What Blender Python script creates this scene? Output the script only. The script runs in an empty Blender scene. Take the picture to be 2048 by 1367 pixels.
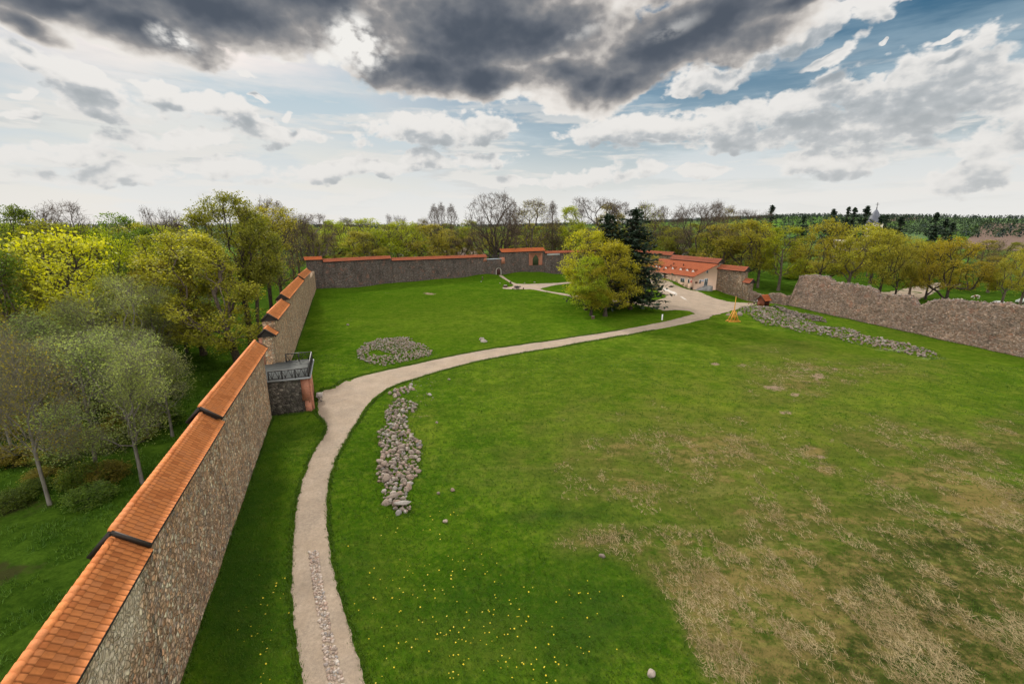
import bpy, bmesh, math, random
import numpy as np
from mathutils import Vector, Matrix
S = bpy.context.scene
COL = S.collection
rad = math.radians
rnd = random.Random(11)
RG = np.random.default_rng(5)

EXPOS = 0.4
SKYV = .42
CLV = 6.9
# ------------------------------------------------------------------ camera geometry
FPX, CAMH = 910.0, 21.0
PITCH = math.atan(228 / FPX)
CP, SP = math.cos(PITCH), math.sin(PITCH)
def ray(x, y):
    a = (x - 1024) / FPX; b = (683.5 - y) / FPX
    return a, CP + b * SP, -SP + b * CP
def at(x, y, z=0.0):
    d = ray(x, y); t = (z - CAMH) / d[2]
    return Vector((d[0] * t, d[1] * t, z))
def proj(X, Y, Z):
    Z = Z - CAMH
    f = Y * CP - Z * SP; u = Y * SP + Z * CP
    return 1024 + FPX * X / f, 683.5 - FPX * u / f
def hit_line(px, py, P, d):
    """pixel ray against the vertical plane through P along d: (t along d, z)"""
    r = ray(px, py)
    det = r[0] * (-d[1]) + r[1] * d[0]
    k = (P[0] * (-d[1]) + P[1] * d[0]) / det
    X, Y = r[0] * k, r[1] * k
    return (X - P[0]) * d[0] + (Y - P[1]) * d[1], CAMH + r[2] * k

# ------------------------------------------------------------------ value noise
def _h(ix, iy, s):
    n = (ix.astype(np.int64) * 374761393 + iy.astype(np.int64) * 668265263 + s * 1442695041) & 0xFFFFFFFF
    n = ((n ^ (n >> 13)) * 1274126177) & 0xFFFFFFFF
    return ((n ^ (n >> 16)) & 0xFFFF) / 65535.0
def vnoise(x, y, s=0):
    x = np.asarray(x, float); y = np.asarray(y, float)
    ix = np.floor(x); iy = np.floor(y); fx = x - ix; fy = y - iy
    fx = fx * fx * (3 - 2 * fx); fy = fy * fy * (3 - 2 * fy)
    a = _h(ix, iy, s); b = _h(ix + 1, iy, s); c = _h(ix, iy + 1, s); d = _h(ix + 1, iy + 1, s)
    return (a * (1 - fx) + b * fx) * (1 - fy) + (c * (1 - fx) + d * fx) * fy
def fbm(x, y, s=0, o=4):
    v = 0; a = .5; t = 0
    for k in range(o):
        v = v + a * vnoise(np.asarray(x) * 2 ** k, np.asarray(y) * 2 ** k, s + k); t += a; a *= .5
    return v / t
def sstep(a, b, x):
    t = np.clip((np.asarray(x, float) - a) / (b - a), 0, 1)
    return t * t * (3 - 2 * t)

# ------------------------------------------------------------------ objects
def tag(o, label=None, cat=None, group=None, kind=None):
    if label: o['label'] = label
    if cat: o['category'] = cat
    if group: o['group'] = group
    if kind: o['kind'] = kind
    return o
def empty(name, loc, label, cat, group=None, rz=0):
    o = bpy.data.objects.new(name, None); COL.objects.link(o)
    o.location = loc; o.rotation_euler.z = rz; o.empty_display_size = .5
    return tag(o, label, cat, group)
def link(name, me, mat=None, parent=None, world=False):
    o = bpy.data.objects.new(name, me); COL.objects.link(o)
    if mat is not None and not me.materials:
        for m in (mat if isinstance(mat, (list, tuple)) else [mat]): me.materials.append(m)
    if parent is not None:
        o.parent = parent
        if world:
            mw = Matrix.Translation(parent.location) @ Matrix.Rotation(parent.rotation_euler.z, 4, 'Z')
            o.matrix_parent_inverse = mw.inverted()
    return o
def mesh(name, V, faces, smooth=False, mats=None):
    """faces: list of (m,k) int arrays; mats: list of material indices, one per array"""
    V = np.asarray(V, np.float32).reshape(-1, 3)
    me = bpy.data.meshes.new(name)
    me.vertices.add(len(V)); me.vertices.foreach_set('co', V.ravel())
    faces = [np.asarray(f, np.int32) for f in faces if len(f)]
    tot = sum(len(f) for f in faces); loops = sum(f.size for f in faces)
    me.loops.add(loops); me.polygons.add(tot)
    me.loops.foreach_set('vertex_index', np.concatenate([f.ravel() for f in faces]))
    ls = []; c = 0
    for f in faces:
        ls.append(c + np.arange(len(f)) * f.shape[1]); c += f.size
    me.polygons.foreach_set('loop_start', np.concatenate(ls).astype(np.int32))
    if mats is not None:
        me.polygons.foreach_set('material_index', np.concatenate([np.full(len(f), m, np.int32) for f, m in zip(faces, mats)]))
    if smooth: me.polygons.foreach_set('use_smooth', np.ones(tot, bool))
    me.update(calc_edges=True)
    return me
class MB:
    """collects boxes, bars, tubes; build() makes ONE mesh"""
    def __init__(self): self.v = []; self.q = []; self.t = []
    def _add(self, vs, quads=(), tris=()):
        n = len(self.v); self.v += [tuple(v) for v in vs]
        self.q += [tuple(i + n for i in f) for f in quads]; self.t += [tuple(i + n for i in f) for f in tris]
    def hexa(self, p):      # 8 points: bottom 4 ccw, top 4 ccw
        self._add(p, [(3, 2, 1, 0), (4, 5, 6, 7), (0, 1, 5, 4), (1, 2, 6, 5), (2, 3, 7, 6), (3, 0, 4, 7)])
        return self
    def box(self, c, s, rz=0, taper=1.0):
        cx, cy, cz = c; hx, hy, hz = s[0] / 2, s[1] / 2, s[2] / 2
        ca, sa = math.cos(rz), math.sin(rz); p = []
        for z, k in ((-hz, 1), (hz, taper)):
            for x, y in ((-hx, -hy), (hx, -hy), (hx, hy), (-hx, hy)):
                x *= k; y *= k
                p.append((cx + x * ca - y * sa, cy + x * sa + y * ca, cz + z))
        return self.hexa(p)
    def bar(self, a, b, w, h=None, up=(0, 0, 1)):
        a = Vector(a); b = Vector(b); d = (b - a).normalized(); up = Vector(up)
        if abs(d.dot(up)) > .98: up = Vector((1, 0, 0))
        s = d.cross(up).normalized() * (w / 2); u = s.cross(d).normalized() * ((h or w) / 2)
        return self.hexa([a - s - u, a + s - u, b + s - u, b - s - u, a - s + u, a + s + u, b + s + u, b - s + u])
    def tube(self, pts, rs, n=8, cap=True):
        pts = [Vector(p) for p in pts]
        base = len(self.v); 
        for i, p in enumerate(pts):
            d = (pts[min(i + 1, len(pts) - 1)] - pts[max(i - 1, 0)]).normalized()
            up = Vector((0, 0, 1)) if abs(d.z) < .9 else Vector((1, 0, 0))
            s = d.cross(up).normalized(); u = s.cross(d).normalized()
            r = rs[i] if isinstance(rs, (list, tuple)) else rs
            for k in range(n):
                a = 2 * math.pi * k / n
                self.v.append(tuple(p + s * (r * math.cos(a)) + u * (r * math.sin(a))))
        for i in range(len(pts) - 1):
            for k in range(n):
                k2 = (k + 1) % n
                self.q.append((base + i * n + k, base + i * n + k2, base + (i + 1) * n + k2, base + (i + 1) * n + k))
        if cap:
            for i, fl in ((0, 1), (len(pts) - 1, 0)):
                c = len(self.v); self.v.append(tuple(pts[i]))
                for k in range(n):
                    k2 = (k + 1) % n
                    f = (base + i * n + k, base + i * n + k2, c)
                    self.t.append(f[::-1] if fl else f)
        return self
    def build(self, name, mat, parent=None, smooth=False, world=False):
        fs = []
        if self.q: fs.append(np.array(self.q))
        if self.t: fs.append(np.array(self.t))
        return link(name, mesh(name, np.array(self.v), fs, smooth), mat, parent, world)
def grid_faces(nu, nv, base=0, flip=False):
    i = np.arange(nu - 1)[:, None] * nv + np.arange(nv - 1)[None, :]
    i = i.ravel() + base
    f = np.stack([i, i + nv, i + nv + 1, i + 1], 1)
    return f[:, ::-1] if flip else f

# ------------------------------------------------------------------ shader helpers
class NT:
    def __init__(self, tree): self.t = tree; self.n = tree.nodes; self.l = tree.links
    def node(self, typ, **kw):
        n = self.n.new(typ)
        for k, v in kw.items():
            if k.startswith('in_'):
                key = k[3:]; key = int(key) if key.isdigit() else key
                self.put(n.inputs[key], v)
            else: setattr(n, k, v)
        return n
    def put(self, sock, v):
        if isinstance(v, X): v = v.s
        if isinstance(v, bpy.types.NodeSocket): self.l.new(v, sock)
        else:
            if sock.type == 'RGBA' and len(v) == 3: v = (*v, 1)
            sock.default_value = v
    def math(self, op, a, b=None, c=None, clamp=False):
        n = self.n.new('ShaderNodeMath'); n.operation = op; n.use_clamp = clamp
        for i, v in enumerate((a, b, c)):
            if v is not None: self.put(n.inputs[i], v)
        return X(self, n.outputs[0])
    def mix(self, f, a, b, blend='MIX'):
        n = self.n.new('ShaderNodeMix'); n.data_type = 'RGBA'; n.blend_type = blend; n.clamp_factor = True
        self.put(n.inputs[0], f); self.put(n.inputs[6], a); self.put(n.inputs[7], b)
        return X(self, n.outputs[2])
    def noise(self, vec, scale, detail=4, rough=.5, dist=0, out=0, dims='3D'):
        n = self.n.new('ShaderNodeTexNoise'); n.noise_dimensions = dims
        self.put(n.inputs['Vector'], vec); n.inputs['Scale'].default_value = scale
        n.inputs['Detail'].default_value = detail; n.inputs['Roughness'].default_value = rough; n.inputs['Distortion'].default_value = dist
        return X(self, n.outputs[out])
    def voro(self, vec, scale, feature='F1', out='Distance', rand=1.0):
        n = self.n.new('ShaderNodeTexVoronoi'); n.feature = feature
        self.put(n.inputs['Vector'], vec); n.inputs['Scale'].default_value = scale; n.inputs['Randomness'].default_value = rand
        return X(self, n.outputs[out])
    def step(self, x, a, b, lo=0., hi=1.):
        n = self.n.new('ShaderNodeMapRange'); n.interpolation_type = 'SMOOTHSTEP'
        self.put(n.inputs[0], x)
        for i, v in enumerate((a, b, lo, hi)): n.inputs[1 + i].default_value = v
        return X(self, n.outputs[0])
    def ramp(self, f, stops):
        n = self.n.new('ShaderNodeValToRGB'); self.put(n.inputs[0], f); e = n.color_ramp.elements
        while len(e) < len(stops): e.new(.5)
        for el, (p, c) in zip(e, stops): el.position = p; el.color = (*c, 1)
        return X(self, n.outputs[0])
    def mapping(self, vec, loc=(0, 0, 0), rot=(0, 0, 0), scale=(1, 1, 1), typ='POINT'):
        n = self.n.new('ShaderNodeMapping'); n.vector_type = typ
        self.put(n.inputs[0], vec); n.inputs[1].default_value = loc; n.inputs[2].default_value = rot; n.inputs[3].default_value = scale
        return X(self, n.outputs[0])
    def vadd(self, a, b, op='ADD'):
        n = self.n.new('ShaderNodeVectorMath'); n.operation = op
        self.put(n.inputs[0], a); self.put(n.inputs[1], b); return X(self, n.outputs[0])
    def attr(self, name, out='Fac'):
        n = self.n.new('ShaderNodeAttribute'); n.attribute_name = name; return X(self, n.outputs[out])
    def hsv(self, col, h=.5, s=1., v=1.):
        n = self.n.new('ShaderNodeHueSaturation')
        self.put(n.inputs['Hue'], h); self.put(n.inputs['Saturation'], s); self.put(n.inputs['Value'], v); self.put(n.inputs['Color'], col)
        return X(self, n.outputs[0])
class X:
    def __init__(self, nt, s): self.nt = nt; self.s = s
    def __add__(self, o): return self.nt.math('ADD', self, o)
    __radd__ = __add__
    def __sub__(self, o): return self.nt.math('SUBTRACT', self, o)
    def __rsub__(self, o): return self.nt.math('SUBTRACT', o, self)
    def __mul__(self, o): return self.nt.math('MULTIPLY', self, o)
    __rmul__ = __mul__
    def __truediv__(self, o): return self.nt.math('DIVIDE', self, o)
    def max(self, o): return self.nt.math('MAXIMUM', self, o)
    def min(self, o): return self.nt.math('MINIMUM', self, o)
    def clamp(self): return self.nt.math('ADD', self, 0., clamp=True)
def material(name):
    m = bpy.data.materials.new(name); m.use_nodes = True
    nt = NT(m.node_tree); b = m.node_tree.nodes['Principled BSDF']
    nt.bsdf = b
    return m, nt
def finish(nt, color, rough=.8, spec=.3, bump=None, bstr=.5, bdist=.05, metallic=None):
    b = nt.bsdf
    nt.put(b.inputs['Base Color'], color); nt.put(b.inputs['Roughness'], rough)
    b.inputs['Specular IOR Level'].default_value = spec
    if metallic is not None: b.inputs['Metallic'].default_value = metallic
    if bump is not None:
        n = nt.node('ShaderNodeBump'); n.inputs['Strength'].default_value = bstr; n.inputs['Distance'].default_value = bdist
        nt.put(n.inputs['Height'], bump); nt.l.new(n.outputs[0], b.inputs['Normal'])
def objco(nt): return X(nt, nt.node('ShaderNodeTexCoord').outputs['Object'])
def simple(name, c, rough=.7, var=.25, scale=6, spec=.3, metallic=None):
    m, nt = material(name)
    n = nt.noise(objco(nt), scale, 5, .6)
    dark = tuple(x * (1 - var) for x in c); light = tuple(min(1, x * (1 + var)) for x in c)
    finish(nt, nt.mix(n, dark, light), rough, spec, bump=n, bstr=.25, bdist=.02, metallic=metallic)
    return m

# ------------------------------------------------------------------ wall lines (world metres)
LB, LD, LN = (-19.6, 27.3), (-.349, .937), (.937, .349)
FC, FE, FN = (-69.8, 161.9), (.844, .536), (.536, -.844)
RQ, RB, RN = (72.5, 161.6), (-.36, .933), (-.933, -.36)
RU, RUD, RUN = (83.9, 136.4), (.2, -.98), (-.98, -.2)
KC = (45.5, 235.0)                      # corner where the far wall meets the right wall
def on(P, d, n, s, off=0, z=0): return Vector((P[0] + d[0] * s + n[0] * off, P[1] + d[1] * s + n[1] * off, z))
def L3(s, off=0, z=0): return on(LB, LD, LN, s, off, z)
def F3(t, off=0, z=0): return on(FC, FE, FN, t, off, z)
def R3(t, off=0, z=0): return on(RQ, RB, RN, t, off, z)
def U3(t, off=0, z=0): return on(RU, RUD, RUN, t, off, z)

# ------------------------------------------------------------------ terrain
ctrl_in = [(-10, 17, 0), (0, 30, 0), (-20, 40, 0), (10, 60, 0), (-15, 57, 0), (-23, 50, 0), (-37, 76, 0), (-30, 90, 0), (-50, 110, 0), (-69, 160, 0),
           (0, 90, 0), (-20, 130, 0), (10, 120, 0), (26, 111, 0), (24, 17, 0), (45, 45, -.2), (60, 70, -.7), (50, 95, -.3), (75, 60, -1.6), (95, 50, -2.3),
           (20, 5, 0), (40, 10, 0), (70, 30, -1), (0, 150, .5), (-30, 150, .4), (40, 130, 0), (62, 125, -.8), (0, 5, 0), (-8, 5, 0), (-30, 70, 0), (63, 157, 0), (56, 168, 2.3), (55, 171, 2.75),
           (50, 150, .4), (45, 165, 1.2), (20, 165, 1.0)]
for px, py in ((712, 574.6), (783, 565.7), (910, 555.5), (976, 546.6), (1000, 550), (1040, 543), (1075, 543), (1110, 548), (1127, 548)):
    t, z = hit_line(px, py, FC, FE); p = F3(t); ctrl_in.append((p.x, p.y, z))
for px, py in ((1430, 579), (1460, 590), (1500, 604)):
    t, z = hit_line(px, py, RQ, RB); p = R3(t); ctrl_in.append((p.x, p.y, max(z, -2.6)))
for px, py in ((1580, 612), (1640, 626), (1700, 639), (1800, 661), (1900, 683), (2047, 716)):
    t, z = hit_line(px, py, RU, RUD); p = U3(t); ctrl_in.append((p.x, p.y, z))
ctrl_in += [(45, 225, 2.5), (58, 190, 2.6)]
ctrl_out = [tuple(L3(s, -12)[:2]) + (-3.2,) for s in range(-40, 60, 12)] + [tuple(L3(s, -26)[:2]) + (-3.0,) for s in range(-40, 60, 14)]
ctrl_out += [tuple(L3(s, -50)[:2]) + (-1.5,) for s in range(-40, 160, 25)] + [tuple(L3(s, -10)[:2]) + (-2.2,) for s in range(66, 150, 14)]
ctrl_out += [tuple(F3(t, -14)[:2]) + (.6 + t * .02,) for t in range(-10, 150, 16)] + [(0, 260, 1), (-80, 240, 0), (60, 280, .5), (120, 240, -.5), (110, 170, -2), (95, 165, -2.2),
             (120, 120, -2.6), (112, 80, -2.6), (150, 90, -2.5), (200, 150, -2), (-200, 200, 0), (300, 300, -1), (0, 400, -1), (-300, 100, 0), (400, 100, -2), (110, 20, -2.5), (-200, 400, -1), (200, 400, -1)]
CI = np.array(ctrl_in, float); CO = np.array(ctrl_out, float)
POLY = np.array([L3(-70)[:2], L3(145)[:2], KC, (66, 194), R3(0)[:2], R3(-12)[:2], RU, U3(70)[:2], (104, 20), (90, -60), (-5, -60)], float)
def idw(C, x, y, p=3.0, soft=4.0):
    num = 0; den = 0
    for cx, cy, cz in C:
        w = ((x - cx) ** 2 + (y - cy) ** 2 + soft * soft) ** (-p / 2)
        num = num + w * cz; den = den + w
    return num / den
def outside(x, y):
    """signed distance to the castle outline: positive outside"""
    d2 = np.full(np.shape(x), 1e18); ins = np.zeros(np.shape(x), bool)
    n = len(POLY)
    for i in range(n):
        ax, ay = POLY[i]; bx, by = POLY[(i + 1) % n]
        ex, ey = bx - ax, by - ay
        t = np.clip(((x - ax) * ex + (y - ay) * ey) / (ex * ex + ey * ey), 0, 1)
        d2 = np.minimum(d2, (x - ax - ex * t) ** 2 + (y - ay - ey * t) ** 2)
        c = (ay > y) != (by > y)
        xi = ax + (y - ay) / (ey if ey != 0 else 1e-9) * ex
        ins ^= c & (x < xi)
    d = np.sqrt(d2)
    return np.where(ins, -d, d)
MOUND = at(652, 772)
def terrain(x, y):
    x = np.asarray(x, float); y = np.asarray(y, float)
    hi = idw(CI, x, y)
    ho = idw(CO, x, y, 2.5, 8)
    o = outside(x, y)
    k = sstep(1.2, 9., o)
    h = hi * (1 - k) + ho * k
    h = h + 1.25 * np.exp(-(((x - MOUND.x) / 2.0) ** 2 + ((y - MOUND.y) / 3.0) ** 2) ** 1.3)
    h = h + (fbm(x * .25, y * .25, 3, 3) - .5) * .25 * (1 + 2 * k)
    r = np.sqrt(x * x + y * y)
    az = np.arctan2(x, np.maximum(y, 1e-3))
    top = np.interp(az, [-1.2, -.35, 0, .25, .55, .8, 1.3], [26, 24, 34, 44, 74, 52, 40])
    hill = sstep(900, 2600, r) * (top + 14 * (fbm(x * .0016, y * .0016, 9, 3) - .5))
    h = h * (1 - sstep(350, 700, r)) - 1.5 * sstep(350, 700, r) + hill
    return np.where(y < -80, hi * 0, h) if np.ndim(h) else float(h)
def gz(x, y): return float(terrain(np.array([x]), np.array([y]))[0])
def ground_at(px, py):
    z = 0.
    for _ in range(14):
        p = at(px, py, z); z = .5 * z + .5 * gz(p.x, p.y)
    p = at(px, py, z); p.z = gz(p.x, p.y)
    return p

def axis(lo, hi, step, far_lo, far_hi, g=1.075):
    a = list(np.arange(lo, hi + 1e-6, step)); s = step; v = a[-1]
    while v < far_hi: s *= g; v += s; a.append(v)
    s = step; v = a[0]; b = []
    while v > far_lo: s *= g; v -= s; b.append(v)
    return np.array(b[::-1] + a)
XS = axis(-72, 112, .8, -5200, 5200); YS = axis(6, 246, .8, -160, 5200)
GX, GY = np.meshgrid(XS, YS, indexing='ij')
GZ = terrain(GX, GY)
V = np.stack([GX, GY, GZ], -1).reshape(-1, 3)
ground_me = mesh('ground', V, [grid_faces(len(XS), len(YS))], smooth=True)
PX, PY = proj(V[:, 0], np.maximum(V[:, 1], 4.), V[:, 2])
OUT = outside(V[:, 0], V[:, 1])
wob = (fbm(V[:, 0] * .35, V[:, 1] * .35, 21, 4) - .5)
wob2 = (fbm(V[:, 0] * .35, V[:, 1] * .35, 22, 4) - .5)
def blobs(lst, amp=1.):
    a = np.zeros(len(V))
    for cx, cy, rx, ry, k in lst:
        u = (PX - cx) / rx + wob * amp; v = (PY - cy) / ry + wob2 * amp
        a = np.maximum(a, k * np.clip(1.35 - np.sqrt(u * u + v * v), 0, 1))
    return np.clip(a, 0, 1)
front = (V[:, 1] > 5) & (OUT < 1)
bx = np.interp(PY, [1040, 1075, 1110, 1150, 1190, 1260, 1367, 1600], [1000, 1130, 1220, 1280, 1325, 1350, 1395, 1470])
right = sstep(-12, 40, PX - bx + wob * 60) * sstep(1040, 1110, PY + (PX - 1100) * .12)
dry = blobs([(1380, 930, 330, 110, .55), (1240, 885, 120, 35, .6), (1430, 890, 130, 35, .75), (1560, 1030, 240, 90, .55), (1880, 960, 150, 55, .75), (1960, 1020, 150, 70, .95),
             (1620, 905, 40, 18, 1), (1655, 935, 30, 12, 1), (1600, 760, 120, 45, .6), (1760, 880, 160, 60, .5), (1900, 880, 120, 30, .6), (1500, 1120, 200, 60, .7), (1200, 1080, 90, 40, .6),
             (2000, 880, 110, 50, .6), (1750, 740, 140, 24, .4), (1560, 700, 90, 20, .3), (1010, 950, 120, 40, .25), (1700, 990, 160, 30, .4)], 1.2)
dry = np.maximum(dry, right * (.55 + .3 * blobs([(1500, 1180, 160, 60, 1), (1440, 1260, 120, 110, .8), (1700, 1250, 300, 100, 1)])))
bare = blobs([(1546, 775, 26, 9, 1), (1590, 790, 14, 6, 1), (1640, 752, 18, 10, 1), (1612, 738, 14, 4, .9), (1576, 825, 20, 6, 1), (1430, 727, 13, 4, 1), (1485, 731, 13, 4, .9), (1595, 745, 40, 20, .55),
              (1550, 702, 20, 4, .6), (1670, 738, 10, 4, 1), (1605, 895, 26, 10, .8), (1640, 915, 22, 8, .8), (1660, 877, 16, 6, .9), (860, 587, 16, 2.5, .9), (700, 640, 10, 3, .5), (710, 600, 10, 3, .4), (770, 585, 8, 2, .5),
              (862, 650, 6, 3, .0), (1000, 558, 16, 4, .4), (800, 770, 16, 12, .0), (845, 835, 28, 12, .5), (868, 1005, 16, 8, .4), (1740, 1000, 12, 6, .5), (1330, 1140, 26, 10, .5)], 1.0)
dark = blobs([(1900, 1090, 170, 45, 1), (1760, 1010, 60, 16, .6), (1900, 1200, 260, 110, .75), (1130, 1030, 110, 16, .8), (1240, 1075, 40, 10, .9), (1820, 1330, 300, 80, .8), (1935, 900, 16, 8, .6),
              (1000, 1250, 220, 110, .5), (1180, 1240, 130, 110, .75), (480, 1150, 90, 330, .8), (620, 1010, 40, 100, .3), (720, 1180, 60, 120, .35), (560, 870, 60, 40, .5)], .6)  # the blob along the left wall also paints tree shade into the grass
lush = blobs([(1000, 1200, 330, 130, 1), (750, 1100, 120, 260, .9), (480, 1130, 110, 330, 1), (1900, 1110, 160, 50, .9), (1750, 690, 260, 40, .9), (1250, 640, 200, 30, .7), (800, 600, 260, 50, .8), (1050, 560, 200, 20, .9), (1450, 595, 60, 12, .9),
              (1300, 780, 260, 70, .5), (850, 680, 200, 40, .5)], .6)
warm = blobs([(1500, 850, 420, 190, .9), (1750, 780, 300, 120, .8), (1150, 800, 260, 120, .5), (880, 640, 200, 50, .35), (760, 1190, 60, 140, .3), (960, 1290, 130, 60, .5), (840, 860, 60, 60, .5)], 1.0)
white = blobs([(1800, 700, 60, 5, .9), (1860, 717, 60, 4, .7), (1740, 684, 40, 4, .6), (1560, 660, 40, 4, .5)], .8)
outm = sstep(.5, 3, OUT)
mud = np.zeros(len(V))
for cx, cy, rx, ry in ((-44, 36, 5, 3), (-50, 45, 8, 3), (-30, 18, 3, 3), (-38, 27, 4, 2), (-60, 58, 6, 4)):
    mud = np.maximum(mud, np.exp(-((V[:, 0] - cx) / rx + wob * 2) ** 2 - ((V[:, 1] - cy) / ry + wob2 * 2) ** 2))
far = sstep(230, 420, np.hypot(V[:, 0], V[:, 1]))
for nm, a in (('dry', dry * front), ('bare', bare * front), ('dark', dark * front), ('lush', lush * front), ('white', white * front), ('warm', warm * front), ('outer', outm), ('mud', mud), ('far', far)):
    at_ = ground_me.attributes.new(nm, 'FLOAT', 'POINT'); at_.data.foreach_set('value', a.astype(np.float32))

def ground_material():
    m, nt = material('grass_ground')
    co = objco(nt)
    n1 = nt.noise(co, .06, 4, .6); n2 = nt.noise(co, .45, 5, .65); n3 = nt.noise(co, 2.6, 6, .7); n4 = nt.noise(co, 11, 4, .7)
    a = at(1450, 950); b = at(1800, 815)
    ang = math.atan2(b.y - a.y, b.x - a.x)
    st = nt.noise(nt.mapping(co, rot=(0, 0, ang), scale=(.10, 1.25, 1), typ='TEXTURE') if False else nt.mapping(co, rot=(0, 0, -ang), scale=(.09, 1.1, 1)), 1.0, 4, .6)
    lush = nt.attr('lush'); sp_ = nt.noise(co, .85, 9, .80); dry = nt.attr('dry'); bare = nt.attr('bare'); dark = nt.attr('dark'); white = nt.attr('white'); outer = nt.attr('outer'); mud = nt.attr('mud'); far = nt.attr('far')
    m1 = nt.noise(co, 1.1, 7, .72)
    g = nt.mix(nt.step(n2 * .5 + n1 * .5, .38, .62), (.048, .104, .005), (.086, .146, .008))
    big = nt.noise(co, .16, 5, .62)
    g = nt.mix(nt.step(big, .40, .60) * .75, g, (.024, .066, .003))
    g = nt.mix(nt.step(nt.noise(co, .5, 5, .7), .50, .68) * .6, g, (.115, .140, .020))
    g = nt.mix(lush * nt.step(n2, .2, .7, .75, 1.), g, (.027, .070, .002))
    g = nt.mix(nt.step(n3, .42, .78) * .55, g, (.125, .170, .016))
    g = nt.mix(nt.step(n3 * .35 + n4 * .25 + m1 * .4, .52, .36) * .85, g, (.028, .072, .005))
    g = nt.mix(nt.step(sp_, .53, .40) * .62, g, (.022, .060, .003)); g = nt.mix(nt.step(sp_, .54, .66) * .40, g, (.130, .165, .022))
    g = nt.mix(nt.attr('warm') * nt.step(n2 * .5 + m1 * .5, .30, .66) * .8, g, (.135, .150, .020))
    g = nt.mix(dark * nt.step(n2 * .4 + n3 * .6, .30, .62, .35, .9), g, (.020, .047, .008))
    fine = n3 * .45 + n4 * .3 + st * .45
    qa, qb = at(1640, 1170), at(1830, 1367)
    ts = nt.noise(nt.mapping(nt.vadd(co, nt.mapping(nt.noise(co, .14, 3, .6, out=1), scale=(5., 5., 0))), rot=(0, 0, -math.atan2(qb.y - qa.y, qb.x - qa.x)), scale=(.14, .9, 1)), 1.2, 6, .68)
    pat = nt.noise(co, .32, 4, .6)
    fine = n3 * .40 + n4 * .34 + st * .28 + ts * .34 + pat * .5 - .30
    tex = m1 * .40 + st * .30 + ts * .28 + n3 * .22 + pat * .22 - .21
    dm = nt.step(tex + dry * .30, .66, .78)
    straw = nt.mix(n4, (.10, .072, .020), (.25, .185, .075))
    g = nt.mix((dry * 1.7).clamp() * nt.step(m1 * .5 + pat * .5, .30, .54) * .78, g, nt.mix(n3, (.060, .056, .016), (.105, .096, .028)))
    g = nt.mix(dm * .72, g, straw)
    g = nt.mix(dry * nt.step(ts * .5 + m1 * .6, .56, .42) * .6, g, (.034, .044, .008))
    wv = nt.vadd(co, nt.mapping(nt.noise(co, .10, 3, .6, out=1), scale=(7., 7., 0)))
    lines = nt.noise(nt.mapping(wv, rot=(0, 0, -ang), scale=(.05, 1.5, 1)), 1.0, 4, .65)
    g = nt.mix(nt.step(lines * .7 + m1 * .3, .50, .60) * (dry * 1.5 + .10).clamp() * .38, g, (.165, .165, .042))
    bm = nt.step(m1 * 1.1 + n3 * .4 + bare * .55, 1.05, 1.22) * .9
    g = nt.mix(bm, g, nt.mix(n4, (.16, .105, .075), (.30, .22, .16)))
    g = nt.mix(dark * nt.attr('dry').max(.0) * nt.step(m1 * .6 + n3 * .4, .62, .40) * 1.5, g, (.020, .030, .007))
    wm = nt.step(n3 * .4 + n4 * .6 + white * .30, .70, .84)
    g = nt.mix(wm * .6, g, (.42, .45, .30))
    og = nt.mix(nt.step(n2 * .5 + n3 * .5, .38, .66), (.022, .052, .005), (.060, .112, .011))
    g = nt.mix(outer, g, og)
    g = nt.mix(nt.step(mud * .7 + n3 * .5 + m1 * .8, .95, 1.25) * .8, g, nt.mix(n4, (.022, .020, .010), (.055, .046, .022)))
    fg = nt.ramp(nt.noise(co, .0035, 3, .5), [(.3, (.06, .12, .025)), (.45, (.085, .16, .03)), (.55, (.07, .12, .03)), (.62, (.10, .13, .05))])
    g = nt.mix(far, g, fg)
    finish(nt, g, 1., .0, bump=n3 * .6 + n4 * .5 + n2 * .3, bstr=.75, bdist=.12)
    return m
ground = link('ground', ground_me, ground_material()); tag(ground, kind='structure')

# ------------------------------------------------------------------ gravel
def gravel_material(name='gravel'):
    m, nt = material(name); co = objco(nt)
    n1 = nt.noise(co, .5, 5, .65); n2 = nt.noise(co, 5, 5, .7); n3 = nt.noise(co, 28, 3, .7)
    c = nt.mix(nt.step(n1, .3, .7), (.33, .255, .185), (.44, .355, .275))
    c = nt.mix(nt.step(n2 * .5 + n3 * .5, .36, .68), (.255, .20, .15), c)
    w = nt.attr('pale_patch')  # mask of the paler gravel patches
    c = nt.mix(nt.step(w * .9 + nt.noise(nt.mapping(co, rot=(0, 0, .9), scale=(1, .25, 1)), .9, 5, .65) * 1.5 - .95, .25, .75) * .75, c, (.60, .57, .54))
    c = nt.mix(nt.step(nt.noise(co, 1.4, 4, .7), .58, .75) * .4, c, (.19, .155, .10))
    c = nt.mix(nt.step(nt.noise(co, .9, 6, .75), .62, .70) * .5, c, (.10, .12, .035))
    c = nt.mix(nt.step(nt.noise(co, .35, 4, .6), .45, .62) * .35, c, nt.hsv(c, .5, .85, .72))
    finish(nt, c, .95, .15, bump=n3 + n2, bstr=.5, bdist=.03)
    return m
GRAV = gravel_material()
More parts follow.
